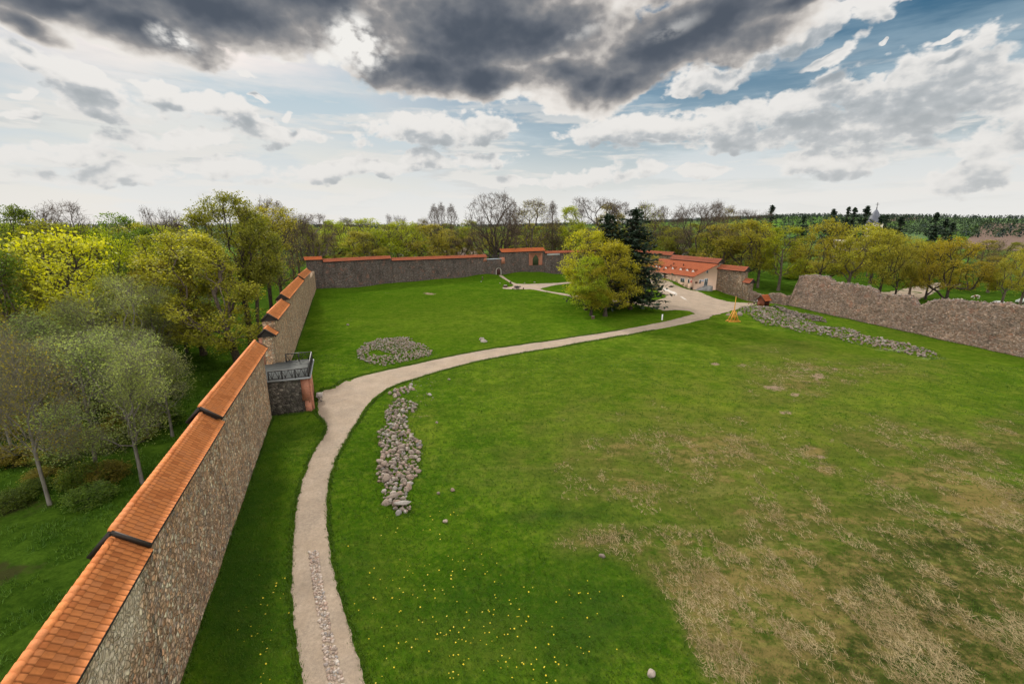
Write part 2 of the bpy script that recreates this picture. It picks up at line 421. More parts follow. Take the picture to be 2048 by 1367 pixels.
def resample(pts, step):
    pts = np.array([(p[0], p[1]) for p in pts]); 
    # Catmull-Rom then even spacing
    P = np.vstack([2 * pts[0] - pts[1], pts, 2 * pts[-1] - pts[-2]]); out = []
    for i in range(1, len(P) - 2):
        for t in np.linspace(0, 1, 24, endpoint=False):
            p0, p1, p2, p3 = P[i - 1:i + 3]
            out.append(.5 * (2 * p1 + (p2 - p0) * t + (2 * p0 - 5 * p1 + 4 * p2 - p3) * t * t + (3 * p1 - p0 - 3 * p2 + p3) * t ** 3))
    out.append(P[-2]); out = np.array(out)
    d = np.r_[0, np.cumsum(np.hypot(*np.diff(out, axis=0).T))]
    n = max(2, int(d[-1] / step))
    s = np.linspace(0, d[-1], n)
    return np.stack([np.interp(s, d, out[:, 0]), np.interp(s, d, out[:, 1])], 1), d[-1]
LEFT = [(700, 1900), (650, 1640), (616, 1460), (600, 1367), (590, 1300), (582, 1250), (578, 1180), (580, 1120), (584, 1060), (592, 1000), (606, 950), (627, 900), (650, 862), (646, 842), (632, 826), (632, 795), (641, 780), (668, 772), (700, 757), (760, 742), (830, 727), (900, 712), (980, 697), (1060, 686), (1150, 673), (1250, 657), (1330, 642), (1392, 626)]
RIGHT = [(920, 1900), (835, 1640), (770, 1460), (738, 1367), (722, 1310), (705, 1250), (685, 1190), (668, 1120), (659, 1060), (657, 1000), (664, 950), (680, 905), (700, 870), (725, 830), (752, 797), (790, 772), (850, 752), (920, 732), (1000, 714), (1080, 700), (1160, 686), (1250, 671), (1330, 656), (1420, 637)]
def ribbon(name, A, B, nc, lift, step=.35, jit=.06):
    A = [ground_at(*p) for p in A]; B = [ground_at(*p) for p in B]
    a, la = resample(A, step); b, lb = resample(B, step)
    n = max(len(a), len(b)); s = np.linspace(0, 1, n)
    # pair the two edges by nearest progress: march along the longer list
    ia = np.linspace(0, len(a) - 1, n); ib = np.linspace(0, len(b) - 1, n)
    # re-pair b to a by nearest point, kept monotone
    A2 = np.stack([np.interp(ia, range(len(a)), a[:, k]) for k in (0, 1)], 1)
    idx = []; j = 0
    for p in A2:
        w = b[j:j + 60]; q = int(np.argmin(((w - p) ** 2).sum(1))); j = j + q; idx.append(j)
    idx = np.array(idx, float); ker = np.ones(15) / 15
    idx = np.convolve(np.r_[np.full(7, idx[0]), idx, np.full(7, idx[-1])], ker, 'valid'); idx = np.maximum.accumulate(idx); idx[0] = 0; idx[-1] = len(b) - 1
    B2 = np.stack([np.interp(idx, range(len(b)), b[:, k]) for k in (0, 1)], 1)
    d = (B2 - A2) / np.maximum(np.hypot(*(B2 - A2).T), 1e-6)[:, None]
    ja = (fbm(A2[:, 0] * 2.6, A2[:, 1] * 2.6, 31, 4) - .5) * jit * 5; jb = (fbm(B2[:, 0] * 2.6, B2[:, 1] * 2.6, 32, 4) - .5) * jit * 5
    A2 = A2 - d * ja[:, None]; B2 = B2 + d * jb[:, None]
    f = np.linspace(0, 1, nc)[None, :, None]
    G = A2[:, None, :] * (1 - f) + B2[:, None, :] * f
    z = terrain(G[..., 0], G[..., 1]) + lift
    z[:, 0] -= lift + .05; z[:, -1] -= lift + .05
    V = np.concatenate([G, z[..., None]], -1).reshape(-1, 3)
    return mesh(name, V, [grid_faces(n, nc, flip=True)], True), A2, B2
path_me, PA, PB = ribbon('gravel_path', LEFT, RIGHT, 12, .035)
tag(link('gravel_path', path_me, GRAV), kind='structure')
def inpoly(poly, x, y):
    c = np.zeros(np.shape(x), bool); n = len(poly)
    for i in range(n):
        ax, ay = poly[i]; bx, by = poly[(i + 1) % n]
        if ay == by: continue
        c ^= ((ay > y) != (by > y)) & (x < ax + (y - ay) / (by - ay) * (bx - ax))
    return c
def sheet(name, pxpoly, step, lift, wob=.25, pale_patch=None, smoothit=True):
    P = [ground_at(*p) for p in pxpoly]
    P2 = np.array([(p.x, p.y) for p in P])
    lo = P2.min(0) - 1; hi = P2.max(0) + 1
    xs = np.arange(lo[0], hi[0], step); ys = np.arange(lo[1], hi[1], step)
    gx, gy = np.meshgrid(xs, ys, indexing='ij')
    jx = (fbm(gx * .7, gy * .7, 41, 3) - .5) * wob * 4; jy = (fbm(gx * .7, gy * .7, 43, 3) - .5) * wob * 4
    inside = inpoly(P2, gx + jx, gy + jy)
    cell = inside[:-1, :-1] & inside[1:, :-1] & inside[1:, 1:] & inside[:-1, 1:]
    f = grid_faces(len(xs), len(ys)).reshape(len(xs) - 1, len(ys) - 1, 4)[cell]
    used, inv = np.unique(f, return_inverse=True)
    v = np.stack([gx, gy, terrain(gx, gy) + lift], -1).reshape(-1, 3)[used]
    me = mesh(name, v, [inv.reshape(-1, 4)], True)
    if pale_patch:
        px, py = proj(v[:, 0], v[:, 1], v[:, 2]); a = np.zeros(len(v))
        for cx, cy, rx, ry, an in pale_patch:
            ca, sa = math.cos(an), math.sin(an); dx, dy = px - cx, py - cy
            a = np.maximum(a, np.clip(1.2 - np.hypot((dx * ca + dy * sa) / rx, (-dx * sa + dy * ca) / ry), 0, 1))
        me.attributes.new('pale_patch', 'FLOAT', 'POINT').data.foreach_set('value', a.astype(np.float32))
    return me
PLAZA = [(1292, 558), (1316, 556.5), (1350, 568), (1387, 581), (1398, 583.5), (1431, 597), (1461.6, 604), (1503, 605.5), (1520, 607), (1500, 612), (1486, 616), (1459, 623), (1425, 632), (1410, 640), (1385, 640), (1388, 626), (1374, 621.5), (1324.7, 621.5), (1311, 616), (1279, 611), (1284.7, 606), (1330, 595), (1331, 591), (1305.6, 576), (1296, 563)]
tag(link('gravel_forecourt', sheet('gravel_forecourt', PLAZA, .4, .055, .3, pale_patch=[(1330, 579, 13, 2.2, .55), (1349, 585, 13, 3.2, .5), (1367, 596, 17, 2.4, .55), (1306, 566, 8, 3, .5), (1340, 582, 26, 4, .5)]), GRAV), kind='structure')
NORTH = [(996, 550.5), (1003, 550), (1015, 558), (1025, 564), (1034, 567.5), (1060, 568), (1100, 566.5), (1140, 564), (1170, 562), (1230, 561), (1292, 561), (1292, 564), (1230, 564), (1170, 565), (1140, 566.8), (1110, 570.5), (1085, 576), (1082, 578), (1092, 581), (1136, 588), (1190, 597), (1245, 601.5), (1284, 605.5), (1284, 610), (1240, 606), (1190, 601.5), (1136, 592.5), (1085, 583), (1060, 578.5), (1030, 579), (1006, 577.5), (1003, 575), (1022, 573), (1027, 570.5), (1017, 564), (1005, 557)]
tag(link('garden_path', sheet('garden_path', NORTH, .35, .05, .15), GRAV), kind='structure')

# ------------------------------------------------------------------ masonry materials
def masonry(name, scale, cols, mortar, flat=1.35, bstr=.9, moss=.0, patch=None, brick=.0, mort_w=.05):
    """fieldstone masonry: irregular stones, each of its own colour, in pale mortar"""
    m, nt = material(name); co = objco(nt)
    w = nt.noise(co, 1.1 * scale / 3, 3, .6, out=1)
    p = nt.mapping(co, scale=(1, 1, flat))
    p = nt.vadd(p, nt.mapping(w, scale=(.22, .22, .22)))
    cell = nt.voro(p, scale, out='Color'); edge = nt.voro(p, scale, 'DISTANCE_TO_EDGE')
    sep = nt.node('ShaderNodeSeparateColor'); nt.put(sep.inputs[0], cell)
    r = X(nt, sep.outputs[0]); g = X(nt, sep.outputs[1])
    n = nt.noise(co, 14, 4, .65); big = nt.noise(co, .28, 4, .6); mid = nt.noise(co, 1.3, 4, .6)
    stops = [(i / (len(cols) - 1), c) for i, c in enumerate(cols)]
    c = nt.ramp(r, stops)
    c = nt.hsv(c, .5, 1, nt.math('MULTIPLY_ADD', g, .75, .62))
    c = nt.mix(nt.step(n, .3, .7) * (.3 if patch else .5), c, nt.hsv(c, .5, .95, .55))
    mo = nt.mix(n, tuple(x * .7 for x in mortar), mortar)
    ef = nt.step(edge + (mid - .5) * .06, 0.005, mort_w)
    c = nt.mix(ef, mo, c)
    if brick:
        bm = nt.step(nt.noise(co, .55, 3, .6), .58, .66) * brick
        c = nt.mix(bm, c, nt.mix(r, (.28, .10, .06), (.40, .19, .12)))
    vs = nt.noise(nt.mapping(co, scale=(.55, .55, .12)), 1., 5, .65)
    c = nt.mix(nt.step(vs, .50, .68) * .5, c, nt.hsv(c, .5, .75, .55)); c = nt.mix(nt.step(vs, .46, .32) * .35, c, nt.hsv(c, .5, .8, 1.5))
    c = nt.mix(nt.step(big, .35, .62) * (.28 if patch else .5), c, nt.hsv(c, .5, .8, .62))
    if patch:
        pm = nt.step(nt.attr('render'), .35, .65)
        c = nt.mix(pm * nt.step(n * .5 + mid * .5, .25, .55), c, nt.mix(r, (.52, .42, .29), (.80, .69, .52)))
    if moss: c = nt.mix(nt.step(mid * .6 + n * .4, .55, .7) * moss, c, (.10, .11, .05))
    finish(nt, c, .9, .2, bump=nt.step(edge, 0, .22) * 1.0 + n * .25 + g * .35, bstr=bstr, bdist=.11)
    return m
BROWN = [(.22, .14, .08), (.46, .31, .185), (.29, .21, .15), (.58, .42, .28), (.38, .215, .115), (.48, .36, .26), (.25, .21, .18), (.66, .53, .39), (.42, .27, .165)]
BRN2 = [tuple(x * .72 for x in c) for c in BROWN]
GREY = [(.115, .085, .072), (.19, .15, .13), (.14, .105, .09), (.25, .21, .19), (.17, .11, .085), (.13, .125, .12), (.30, .26, .23), (.18, .13, .11)]
RUINC = [(.20, .15, .125), (.30, .235, .20), (.22, .18, .155), (.40, .34, .30), (.27, .17, .12), (.36, .29, .25), (.25, .22, .21), (.47, .41, .37)]
M_NEAR = masonry('fieldstone_warm', 4.4, [tuple(min(.8, x * k) for x, k in zip(c, (1.42, 1.32, 1.25))) for c in BROWN], (.34, .235, .14), 1.0, 1.0, patch=True)
M_FAR = masonry('fieldstone_grey', 3.0, [tuple(x * .68 for x in c) for c in GREY], (.15, .13, .112), 1.5, .8, brick=.35)
M_RIGHT = masonry('fieldstone_brown', 2.8, BRN2, (.26, .20, .145), 1.4, .9, brick=.3)
M_RUIN = masonry('fieldstone_ruin', 2.9, [(r * 1.0, g * .87, b * .76) for r, g, b in RUINC], (.24, .185, .14), 1.6, .9, brick=.4)
M_DARKST = masonry('fieldstone_dark', 3.0, [(.06, .05, .042), (.12, .10, .085), (.085, .075, .06), (.19, .165, .135), (.10, .08, .065), (.24, .21, .17)], (.085, .078, .062), 1.3, .9, moss=.35)
def brick_mat(name='red_brick', c1=(.40, .125, .06), c2=(.30, .085, .045)):
    m, nt = material(name)
    uv = objco(nt); sep = nt.node('ShaderNodeSeparateXYZ'); nt.put(sep.inputs[0], uv)
    cb = nt.node('ShaderNodeCombineXYZ'); nt.put(cb.inputs[0], X(nt, sep.outputs[0]) + X(nt, sep.outputs[1])); nt.put(cb.inputs[1], X(nt, sep.outputs[2]))
    b = nt.node('ShaderNodeTexBrick'); nt.put(b.inputs['Vector'], X(nt, cb.outputs[0]))
    b.inputs['Scale'].default_value = 1; b.inputs['Brick Width'].default_value = .3; b.inputs['Row Height'].default_value = .09; b.inputs['Mortar Size'].default_value = .012
    b.inputs['Color1'].default_value = (*c1, 1); b.inputs['Color2'].default_value = (*c2, 1); b.inputs['Mortar'].default_value = (.36, .26, .2, 1)
    n = nt.noise(uv, 3, 5, .65)
    c = nt.mix(nt.step(n, .45, .75) * .7, X(nt, b.outputs[0]), (.16, .06, .04))
    finish(nt, c, .85, .2, bump=n, bstr=.4, bdist=.03); return m
BRICK = brick_mat()
def tile_mat(name, c1, c2, c3, rough=.55, dirt=.3):
    m, nt = material(name)
    uv = X(nt, nt.node('ShaderNodeUVMap').outputs[0])
    fl = nt.vadd(uv, uv, 'FLOOR'); n_ = nt.n[-1]
    wn = nt.node('ShaderNodeTexWhiteNoise'); wn.noise_dimensions = '2D'; nt.put(wn.inputs['Vector'], fl)
    r = X(nt, wn.outputs[0]); co = objco(nt)
    big = nt.noise(co, .5, 4, .6); fine = nt.noise(co, 9, 4, .65)
    c = nt.ramp(r, [(0, c1), (.5, c2), (1, c3)])
    c = nt.mix(nt.step(fine * .6 + big * .5, .5, .78) * dirt, c, tuple(x * .45 for x in c2))
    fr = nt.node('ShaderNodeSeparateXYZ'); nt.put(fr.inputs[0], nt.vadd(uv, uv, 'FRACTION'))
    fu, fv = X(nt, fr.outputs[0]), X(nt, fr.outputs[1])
    gap = nt.step(fv, .07, .0).max(nt.step(nt.math('ABSOLUTE', fu - .5), .30, .48))  # course joints, plus dark valley lines painting contact shade between the rolls
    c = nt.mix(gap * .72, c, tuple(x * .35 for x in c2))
    finish(nt, c, .85, .12, bump=fine, bstr=.25, bdist=.02)
    return m
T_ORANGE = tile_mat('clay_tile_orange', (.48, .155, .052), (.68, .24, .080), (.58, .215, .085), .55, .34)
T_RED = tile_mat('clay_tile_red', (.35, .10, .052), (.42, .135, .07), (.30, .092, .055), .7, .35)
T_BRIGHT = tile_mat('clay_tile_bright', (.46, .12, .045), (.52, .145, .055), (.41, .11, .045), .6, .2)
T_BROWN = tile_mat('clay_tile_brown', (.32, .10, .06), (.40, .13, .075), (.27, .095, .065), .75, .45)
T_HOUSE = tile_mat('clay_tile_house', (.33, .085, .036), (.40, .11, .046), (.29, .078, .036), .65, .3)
DARKWOOD = simple('dark_stained_wood', (.022, .017, .014), .6, .35, 12)
BLACKM = simple('black_iron', (.018, .016, .016), .5, .3, 12, .4)
WOOD = simple('weathered_wood', (.17, .14, .115), .8, .35, 9)

def slope(name, A, B, down, rise_dir, run, mat, roll, course, seg, amp, parent):
    """tiled slope hung from ridge A-B: `down` is the 3-D vector from ridge to eave"""
    A, B, down = Vector(A), Vector(B), Vector(down)
    Lr = (B - A).length; ls = down.length
    nrm = (B - A).cross(down).normalized()
    if nrm.z < 0: nrm = -nrm
    nt_ = max(2, round(Lr / roll)); nc = max(2, round(ls / course))
    u = np.linspace(0, 1, nt_ * seg + 1); ub = (u * nt_) % 1.0
    prof = np.abs(np.sin(np.pi * ub)) ** .7 * amp
    rows = []; vv = []
    for k in range(nc):
        rows += [(k / nc + 1e-4, .0), ((k + 1) / nc - 1e-4, .035 if amp > 0 else .03)]
    P = []; UV = []
    a, d, b = np.array(A), np.array(down), np.array(B - A); n = np.array(nrm)
    for i, (v, lift) in enumerate(rows):
        P.append(a + u[:, None] * b + v * d + (prof + lift)[:, None] * n)
        UV.append(np.stack([np.clip(u * nt_, 1e-3, nt_ - 1e-3), np.full(len(u), v * nc)], 1))
    P = np.array(P); UV = np.array(UV); nv = len(u)
    me = mesh(name, P.reshape(-1, 3), [grid_faces(len(rows), nv)], amp > 0)
    # orientation up
    if me.polygons[0].normal.z < 0: me.flip_normals()
    uvl = me.uv_layers.new(name='UVMap'); li = np.empty(len(me.loops), np.int32); me.loops.foreach_get('vertex_index', li)
    uvl.data.foreach_set('uv', UV.reshape(-1, 2)[li].astype(np.float32).ravel())
    return link(name, me, mat, parent)
def tiled_roof(parent, E0, E1, nrm, run, rise, mat, fine=True, ends=(True, True), back=True, roll=.27, course=.30, brun=None):
    """gable roof along E0-E1 (courtyard eave); nrm points to the courtyard"""
    E0, E1 = Vector(E0), Vector(E1); n = Vector((nrm[0], nrm[1], 0))
    R0, R1 = E0 - n * run + Vector((0, 0, rise)), E1 - n * run + Vector((0, 0, rise))
    brun = brun or run
    seg, amp = (6, .042) if fine else (1, 0)
    roof = slope('tile_roof', R0, R1, n * run - Vector((0, 0, rise)), None, run, mat, roll if fine else .3, course, seg, amp, parent)
    if back: slope('tile_roof', R0, R1, -n * brun - Vector((0, 0, rise)), None, run, mat, roll if fine else .3, course, 2 if fine else 1, amp, parent)
    # soffit + fascia under the tiles
    dz = Vector((0, 0, -.09)); ax = (R1 - R0).normalized()
    s = MB(); e0, e1 = E0 + dz, E1 + dz; b0, b1 = E0 - n * (run + brun) + dz, E1 - n * (run + brun) + dz
    s.bar(e0 - n * .05, e1 - n * .05, .08, .10); s.bar(b0 + n * .05, b1 + n * .05, .08, .10)
    r0, r1 = R0 + dz, R1 + dz
    k = len(s.v); s.v += [tuple(e0), tuple(e1), tuple(r1), tuple(r0), tuple(b0), tuple(b1)]; s.q += [(k, k + 1, k + 2, k + 3), (k + 3, k + 2, k + 5, k + 4)]
    s.build('eaves_board', DARKWOOD, roof)
    # ridge caps
    Lr = (R1 - R0).length; cl = .38 if fine else .9; nc = max(1, round(Lr / cl)); rd = MB()
    for i in range(nc):
        p = R0.lerp(R1, i / nc) + Vector((0, 0, .0)); q = R0.lerp(R1, min(1, (i + 1.12) / nc))
        rd.tube([p + Vector((0, 0, .02)), q + Vector((0, 0, .032))], [.125, .133], 8)
    o = rd.build('ridge_cap', mat, roof, True)
    uvl = o.data.uv_layers.new(name='UVMap'); nl = len(o.data.loops)
    u = np.repeat(np.arange(nl // 3 + 1), 3)[:nl] * 0 + np.floor(np.linspace(0, nc, nl, endpoint=False)) + .5
    uvl.data.foreach_set('uv', np.stack([u, np.full(nl, .5)], 1).astype(np.float32).ravel())
    for flag, E, R, sgn in ((ends[0], E0, R0, -1), (ends[1], E1, R1, 1)):
        if not flag: continue
        g = MB(); o_ = ax * (.06 * sgn); Bk = E - n * (run + brun)
        up = Vector((0, 0, -.02))
        g.bar(E + o_ + n * .06 + up, R + o_ + up, .07, .19); g.bar(Bk + o_ - n * .06 + up, R + o_ + up, .07, .19)
        g.build('gable_board', DARKWOOD, roof)
        # dark boarded gable infill set back under the tiles
        gi = MB(); i_ = ax * (-.16 * sgn); k = len(gi.v)
        gi.v += [tuple(E - n * .12 + i_ + dz), tuple(R + i_ + dz - Vector((0, 0, .05))), tuple(Bk + n * .12 + i_ + dz)]; gi.t += [(k, k + 1, k + 2)]
        gi.build('gable_panel', DARKWOOD, roof)
    return roof

def wall_strip(name, mat, P, d, n, stations, thick, zbot, step=.8, rough=.05, parent=None, render=None, seed=1, batter=0.0):
    """stations: [(s, ztop)] along P + s d; face at offset 0 toward n, back at -thick"""
    ss = []; 
    for (s0, z0), (s1, z1) in zip(stations[:-1], stations[1:]):
        if abs(s1 - s0) < 1e-3:
            continue
        k = max(1, int(abs(s1 - s0) / step)); ss += [(s0 + (s1 - s0) * i / k, z0 + (z1 - z0) * i / k) for i in range(k)]
    Vs = []; Fs = []
    # split into runs at vertical jumps so the steps stay sharp
    runs = []; cur = [stations[0]]
    for a, b in zip(stations[:-1], stations[1:]):
        if abs(a[0] - b[0]) < 1e-3: runs.append(cur); cur = [b]
        else: cur.append(b)
    runs.append(cur); base = 0; rend = []
    for run in runs:
        S_, Z_ = [], []
        for (s0, z0), (s1, z1) in zip(run[:-1], run[1:]):
            k = max(1, int(abs(s1 - s0) / step))
            for i in range(k): S_.append(s0 + (s1 - s0) * i / k); Z_.append(z0 + (z1 - z0) * i / k)
        S_.append(run[-1][0]); Z_.append(run[-1][1]); S_ = np.array(S_); Z_ = np.array(Z_)
        gx = P[0] + d[0] * S_; gy = P[1] + d[1] * S_
        zb = (terrain(gx, gy) - 1.6) if zbot is None else np.full(len(S_), zbot)
        nv = max(3, int((Z_.max() - zb.min()) / step) + 1)
        f = np.linspace(0, 1, nv)
        Zg = zb[:, None] + (Z_ - zb)[:, None] * f[None]
        for side in (0, 1):
            nz = (fbm(S_[:, None] * 1.7 + side * 50, Zg * 1.7, seed + side, 3) - .5) * 2 * rough
            nz[0] = nz[0] * .3; nz[-1] = nz[-1] * .3
            off = (nz + batter * (1 - f)[None] if side == 0 else -thick + nz)
            Xg = P[0] + d[0] * S_[:, None] + n[0] * off; Yg = P[1] + d[1] * S_[:, None] + n[1] * off
            Vs.append(np.stack([Xg, Yg, Zg], -1).reshape(-1, 3)); Fs.append(grid_faces(len(S_), nv, base + side * len(S_) * nv, flip=(side == 1)))
            if render is not None:
                rend.append(render(np.broadcast_to(S_[:, None], Zg.shape), Zg).ravel() if side == 0 else np.zeros(Zg.size))
        N = len(S_); b2 = base + N * nv
        top = np.stack([base + np.arange(N - 1) * nv + nv - 1, base + np.arange(1, N) * nv + nv - 1, b2 + np.arange(1, N) * nv + nv - 1, b2 + np.arange(N - 1) * nv + nv - 1], 1)
        Fs.append(top)
        for e in (0, N - 1):
            j = np.arange(nv - 1); q = np.stack([base + e * nv + j, base + e * nv + j + 1, b2 + e * nv + j + 1, b2 + e * nv + j], 1)
            Fs.append(q if e == N - 1 else q[:, ::-1])
        base += 2 * N * nv
    me = mesh(name, np.concatenate(Vs), Fs, False)
    if render is not None: me.attributes.new('render', 'FLOAT', 'POINT').data.foreach_set('value', np.concatenate(rend).astype(np.float32))
    bm = bmesh.new(); bm.from_mesh(me); bmesh.ops.recalc_face_normals(bm, faces=bm.faces); bm.to_mesh(me); bm.free()
    return link(name, me, mat, parent)
def root(loc, label, cat='castle wall', name='castle_wall', group=None):
    o = empty(name, (0, 0, 0), label, cat, group); return o

# ---- left curtain wall, near length
RF_RUN, RISE = 1.15, .95
TH = 1.45
wl = root(None, 'long fieldstone castle wall under bright orange clay tiles running beside the gravel path')
segs = [(-30, -11.9, 8.04, 8.0), (-12.05, 1.5, 8.32, 8.12), (1.0, 22.6, 8.62, 8.08)]
def rend(s, z):
    return np.clip(1.3 - np.hypot((s + 14.2 + (8 - z) * .25 + (vnoise(s, z, 5) - .5) * 2) / 3.2, (z - 7.3) / 3.2), 0, 1)
wall_strip('masonry', M_NEAR, LB, LD, LN, [(-30, 7.95), (-11.9, 7.91), (-11.9, 8.22), (1.2, 8.02), (1.2, 8.52), (22.5, 7.98)], TH, None, .35, .05, wl, rend)
for s0, s1, z0, z1 in segs:
    tiled_roof(wl, L3(s0, .5, z0), L3(s1, .5, z1), LN, RF_RUN, RISE, T_ORANGE, True, (s0 > -29, s1 > 20), brun=.8)
# ---- left curtain wall, beyond the platform
wl2 = root(None, 'far stepped length of the left castle wall with five small orange roofs beyond the viewing platform')
segs2 = [(29.6, 32.6, 7.95, 7.75), (33.4, 49.9, 9.25, 8.75), (49.3, 85.3, 9.7, 8.95), (84.8, 117, 9.35, 8.3)]
wall_strip('masonry', M_NEAR, LB, LD, LN, [(30, 7.85), (33.7, 7.6), (33.7, 9.15), (49.6, 8.68), (49.6, 9.58), (85, 8.87), (85, 9.25), (116.5, 8.2), (116.5, 6.5), (143.2, 6.2)], TH, None, .6, .06, wl2, lambda s, z: s * 0)
for s0, s1, z0, z1 in segs2: tiled_roof(wl2, L3(s0, .5, z0), L3(s1, .5, z1), LN, RF_RUN, RISE, T_ORANGE, s0 < 60, brun=.8)
q = MB(); a = L3(29.985, -TH + .02, 0); 
q.hexa([L3(29.96, -TH - .03, 4.3), L3(29.96, -TH + .42, 4.3), L3(30.5, -TH + .42, 4.3), L3(30.5, -TH - .03, 4.3), L3(29.96, -TH - .03, 7.7), L3(29.96, -TH + .30, 7.7), L3(30.5, -TH + .30, 7.7), L3(30.5, -TH - .03, 7.7)])
q.build('brick_quoin', BRICK, wl2)

# ---- viewing platform between the two lengths
pf = root(None, 'raised viewing platform with grey deck and black railings between two lengths of wall', 'viewing platform', 'viewing_platform')
DZ = 4.28
gzz = -1.2
def Lbox(mb, s0, s1, o0, o1, z0, z1, bat=0):
    mb.hexa([L3(s0 - bat, o0, z0), L3(s0 - bat, o1 + bat, z0), L3(s1, o1 + bat, z0), L3(s1, o0, z0), L3(s0, o0, z1), L3(s0, o1, z1), L3(s1, o1, z1), L3(s1, o0, z1)])
    return mb
Lbox(MB(), 23.0, 29.9, -1.4, 4.05, -1.4, 4.1, .12).build('stone_base', M_DARKST, pf)
b = MB(); Lbox(b, 22.93, 23.5, 3.35, 4.14, 1.4, 4.1, .12); Lbox(b, 22.9, 23.35, 3.55, 4.18, -1.0, 1.4, .13); Lbox(b, 22.96, 29.0, 4.0, 4.14, -1.0, 4.1, .13); b.build('brick_quoin', BRICK, pf)
b = MB(); Lbox(b, 23.4, 23.75, 4.1, 4.42, -1, 3.9, .1); b.build('brick_buttress', BRICK, pf)
Lbox(MB(), 22.72, 30.45, -1.5, 4.4, 4.13, 4.27).build('deck', simple('deck_grey', (.115, .12, .115), .85, .25, 1.2, .1), pf)
e = MB(); 
for p, q_ in ((L3(22.66, -.1, 4.2), L3(22.66, 4.46, 4.2)), (L3(22.6, 4.46, 4.2), L3(30.5, 4.46, 4.2)), (L3(30.5, 1.0, 4.2), L3(30.5, 4.46, 4.2))): e.bar(p, q_, .1, .2)
e.build('deck_edge', simple('galvanised_edge', (.24, .25, .26), .6, .15, 3, .3), pf)
def railing(parent, A, B, h, nb, nm='railing', mat=None, w=.065):
    """posts, two rails and V braces"""
    A, B = Vector(A), Vector(B); m = MB(); up = Vector((0, 0, h)); lo = Vector((0, 0, .12))
    for i in range(nb + 1):
        p = A.lerp(B, i / nb); m.bar(p, p + up, w * 1.7)
    m.bar(A + up, B + up, w * 1.5); m.bar(A + lo, B + lo, w)
    for i in range(nb):
        p, q_ = A.lerp(B, i / nb), A.lerp(B, (i + 1) / nb); c = (p + q_) / 2; 
        for k in (0, 1):
            pa = p.lerp(q_, k * .5); pb = p.lerp(q_, k * .5 + .5); mid = (pa + pb) / 2
            m.bar(pa + up, mid + lo, w * .8); m.bar(pb + up, mid + lo, w * .8); m.bar(mid + lo, mid + up, w * .55)
    return m.build(nm, mat or BLACKM, parent)
railing(pf, L3(22.85, .15, DZ), L3(22.85, 4.25, DZ), 1.05, 3)
railing(pf, L3(22.85, 4.3, DZ), L3(30.3, 4.3, DZ), 1.05, 5)
railing(pf, L3(30.3, 1.25, DZ), L3(30.3, 4.25, DZ), 1.05, 2)

# ---- far wall
wf = root(None, 'dark fieldstone far wall with long weathered red roofs and a small arched brown door')
tf = lambda px, py=520: hit_line(px, py, FC, FE)[0]
t_c1, t_a, t_b, t_b2, t_l, t_g0, t_g1, t_end = tf(644), tf(645), tf(782.5), tf(783), tf(973), tf(1003), tf(1089), 136.6
zr = lambda px, py: hit_line(px, py, FC, FE)[1]
wall_strip('masonry', M_FAR, FC, FE, FN, [(-2.2, 10.1), (t_a - .3, 10.1), (t_a - .3, 9.2), (t_b2, 9.6), (t_b2, 8.75), (t_l, 8.75), (t_l, zr(985, 519)), (t_g0 + .3, zr(985, 519))], 1.5, None, .8, .07, wf)
tiled_roof(wf, F3(-2.9, .5, 10.15), F3(t_a, .5, 10.15), FN, 1.25, .9, T_BRIGHT, False)
tiled_roof(wf, F3(t_a + .1, .5, 9.25), F3(t_b, .5, 9.65), FN, 1.25, .9, T_RED, False)
tiled_roof(wf, F3(t_b + .1, .5, 8.82), F3(t_l + .2, .5, 8.82), FN, 1.25, .9, T_RED, False)
zc = zr(985, 518.5); cp = MB()
cp.hexa([F3(t_l, -1.5, zc), F3(t_l, .15, zc), F3(t_g0, .15, zc), F3(t_g0, -1.5, zc), F3(t_l, -1.5, zc + .25), F3(t_l, .15, zc + .25), F3(t_g0, .15, zc + .25), F3(t_g0, -1.5, zc + .25)])
cp.build('parapet_cap', simple('pale_sheet_metal', (.42, .47, .52), .5, .1), wf)
railing(wf, F3(t_l + .3, -1.2, zc + .25), F3(t_g0 - .3, -1.2, zc + .25), 1.3, 4, w=.09)
bq = MB(); zt = 8.6
bq.hexa([F3(t_l - 1.6, -.3, zc - .8), F3(t_l - 1.6, .1, zc - .8), F3(t_l + .04, .1, zc - .8), F3(t_l + .04, -.3, zc - .8), F3(t_l - 1.2, -.3, zt), F3(t_l - 1.2, .1, zt), F3(t_l + .04, .1, zt), F3(t_l + .04, -.3, zt)])
bq.build('brick_quoin', BRICK, wf)
# arched door
td, zd = hit_line(997, 551, FC, FE); zg = gz(*F3(td, .3)[:2])
def arch_pts(t, z, w, h, n=12, pointed=False):
    pts = [(t - w / 2, z), (t + w / 2, z)]
    hs = h - (w / 2 if not pointed else w * .75)
    for i in range(n + 1):
        a = math.pi * i / n
        if pointed:
            x = math.cos(a); y = (1 - abs(x)) ** .6 * .75 * w; pts.append((t + x * w / 2, z + hs + y))
        else: pts.append((t + math.cos(a) * w / 2, z + hs + math.sin(a) * w / 2))
    return pts
def arch_slab(nm, mat, parent, base3, pts, o0, o1):
    m = MB(); n = len(pts)
    for o in (o0, o1): m.v += [tuple(base3(t, o, z)) for t, z in pts]
    cx = sum(p[0] for p in pts) / n; cz = sum(p[1] for p in pts) / n
    for o, k in ((o0, 0), (o1, n)):
        c = len(m.v); m.v.append(tuple(base3(cx, o, cz)))
        for i in range(n): m.t.append((k + i, k + (i + 1) % n, c))
    for i in range(n): m.q.append((i, (i + 1) % n, n + (i + 1) % n, n + i))
    return m.build(nm, mat, parent)
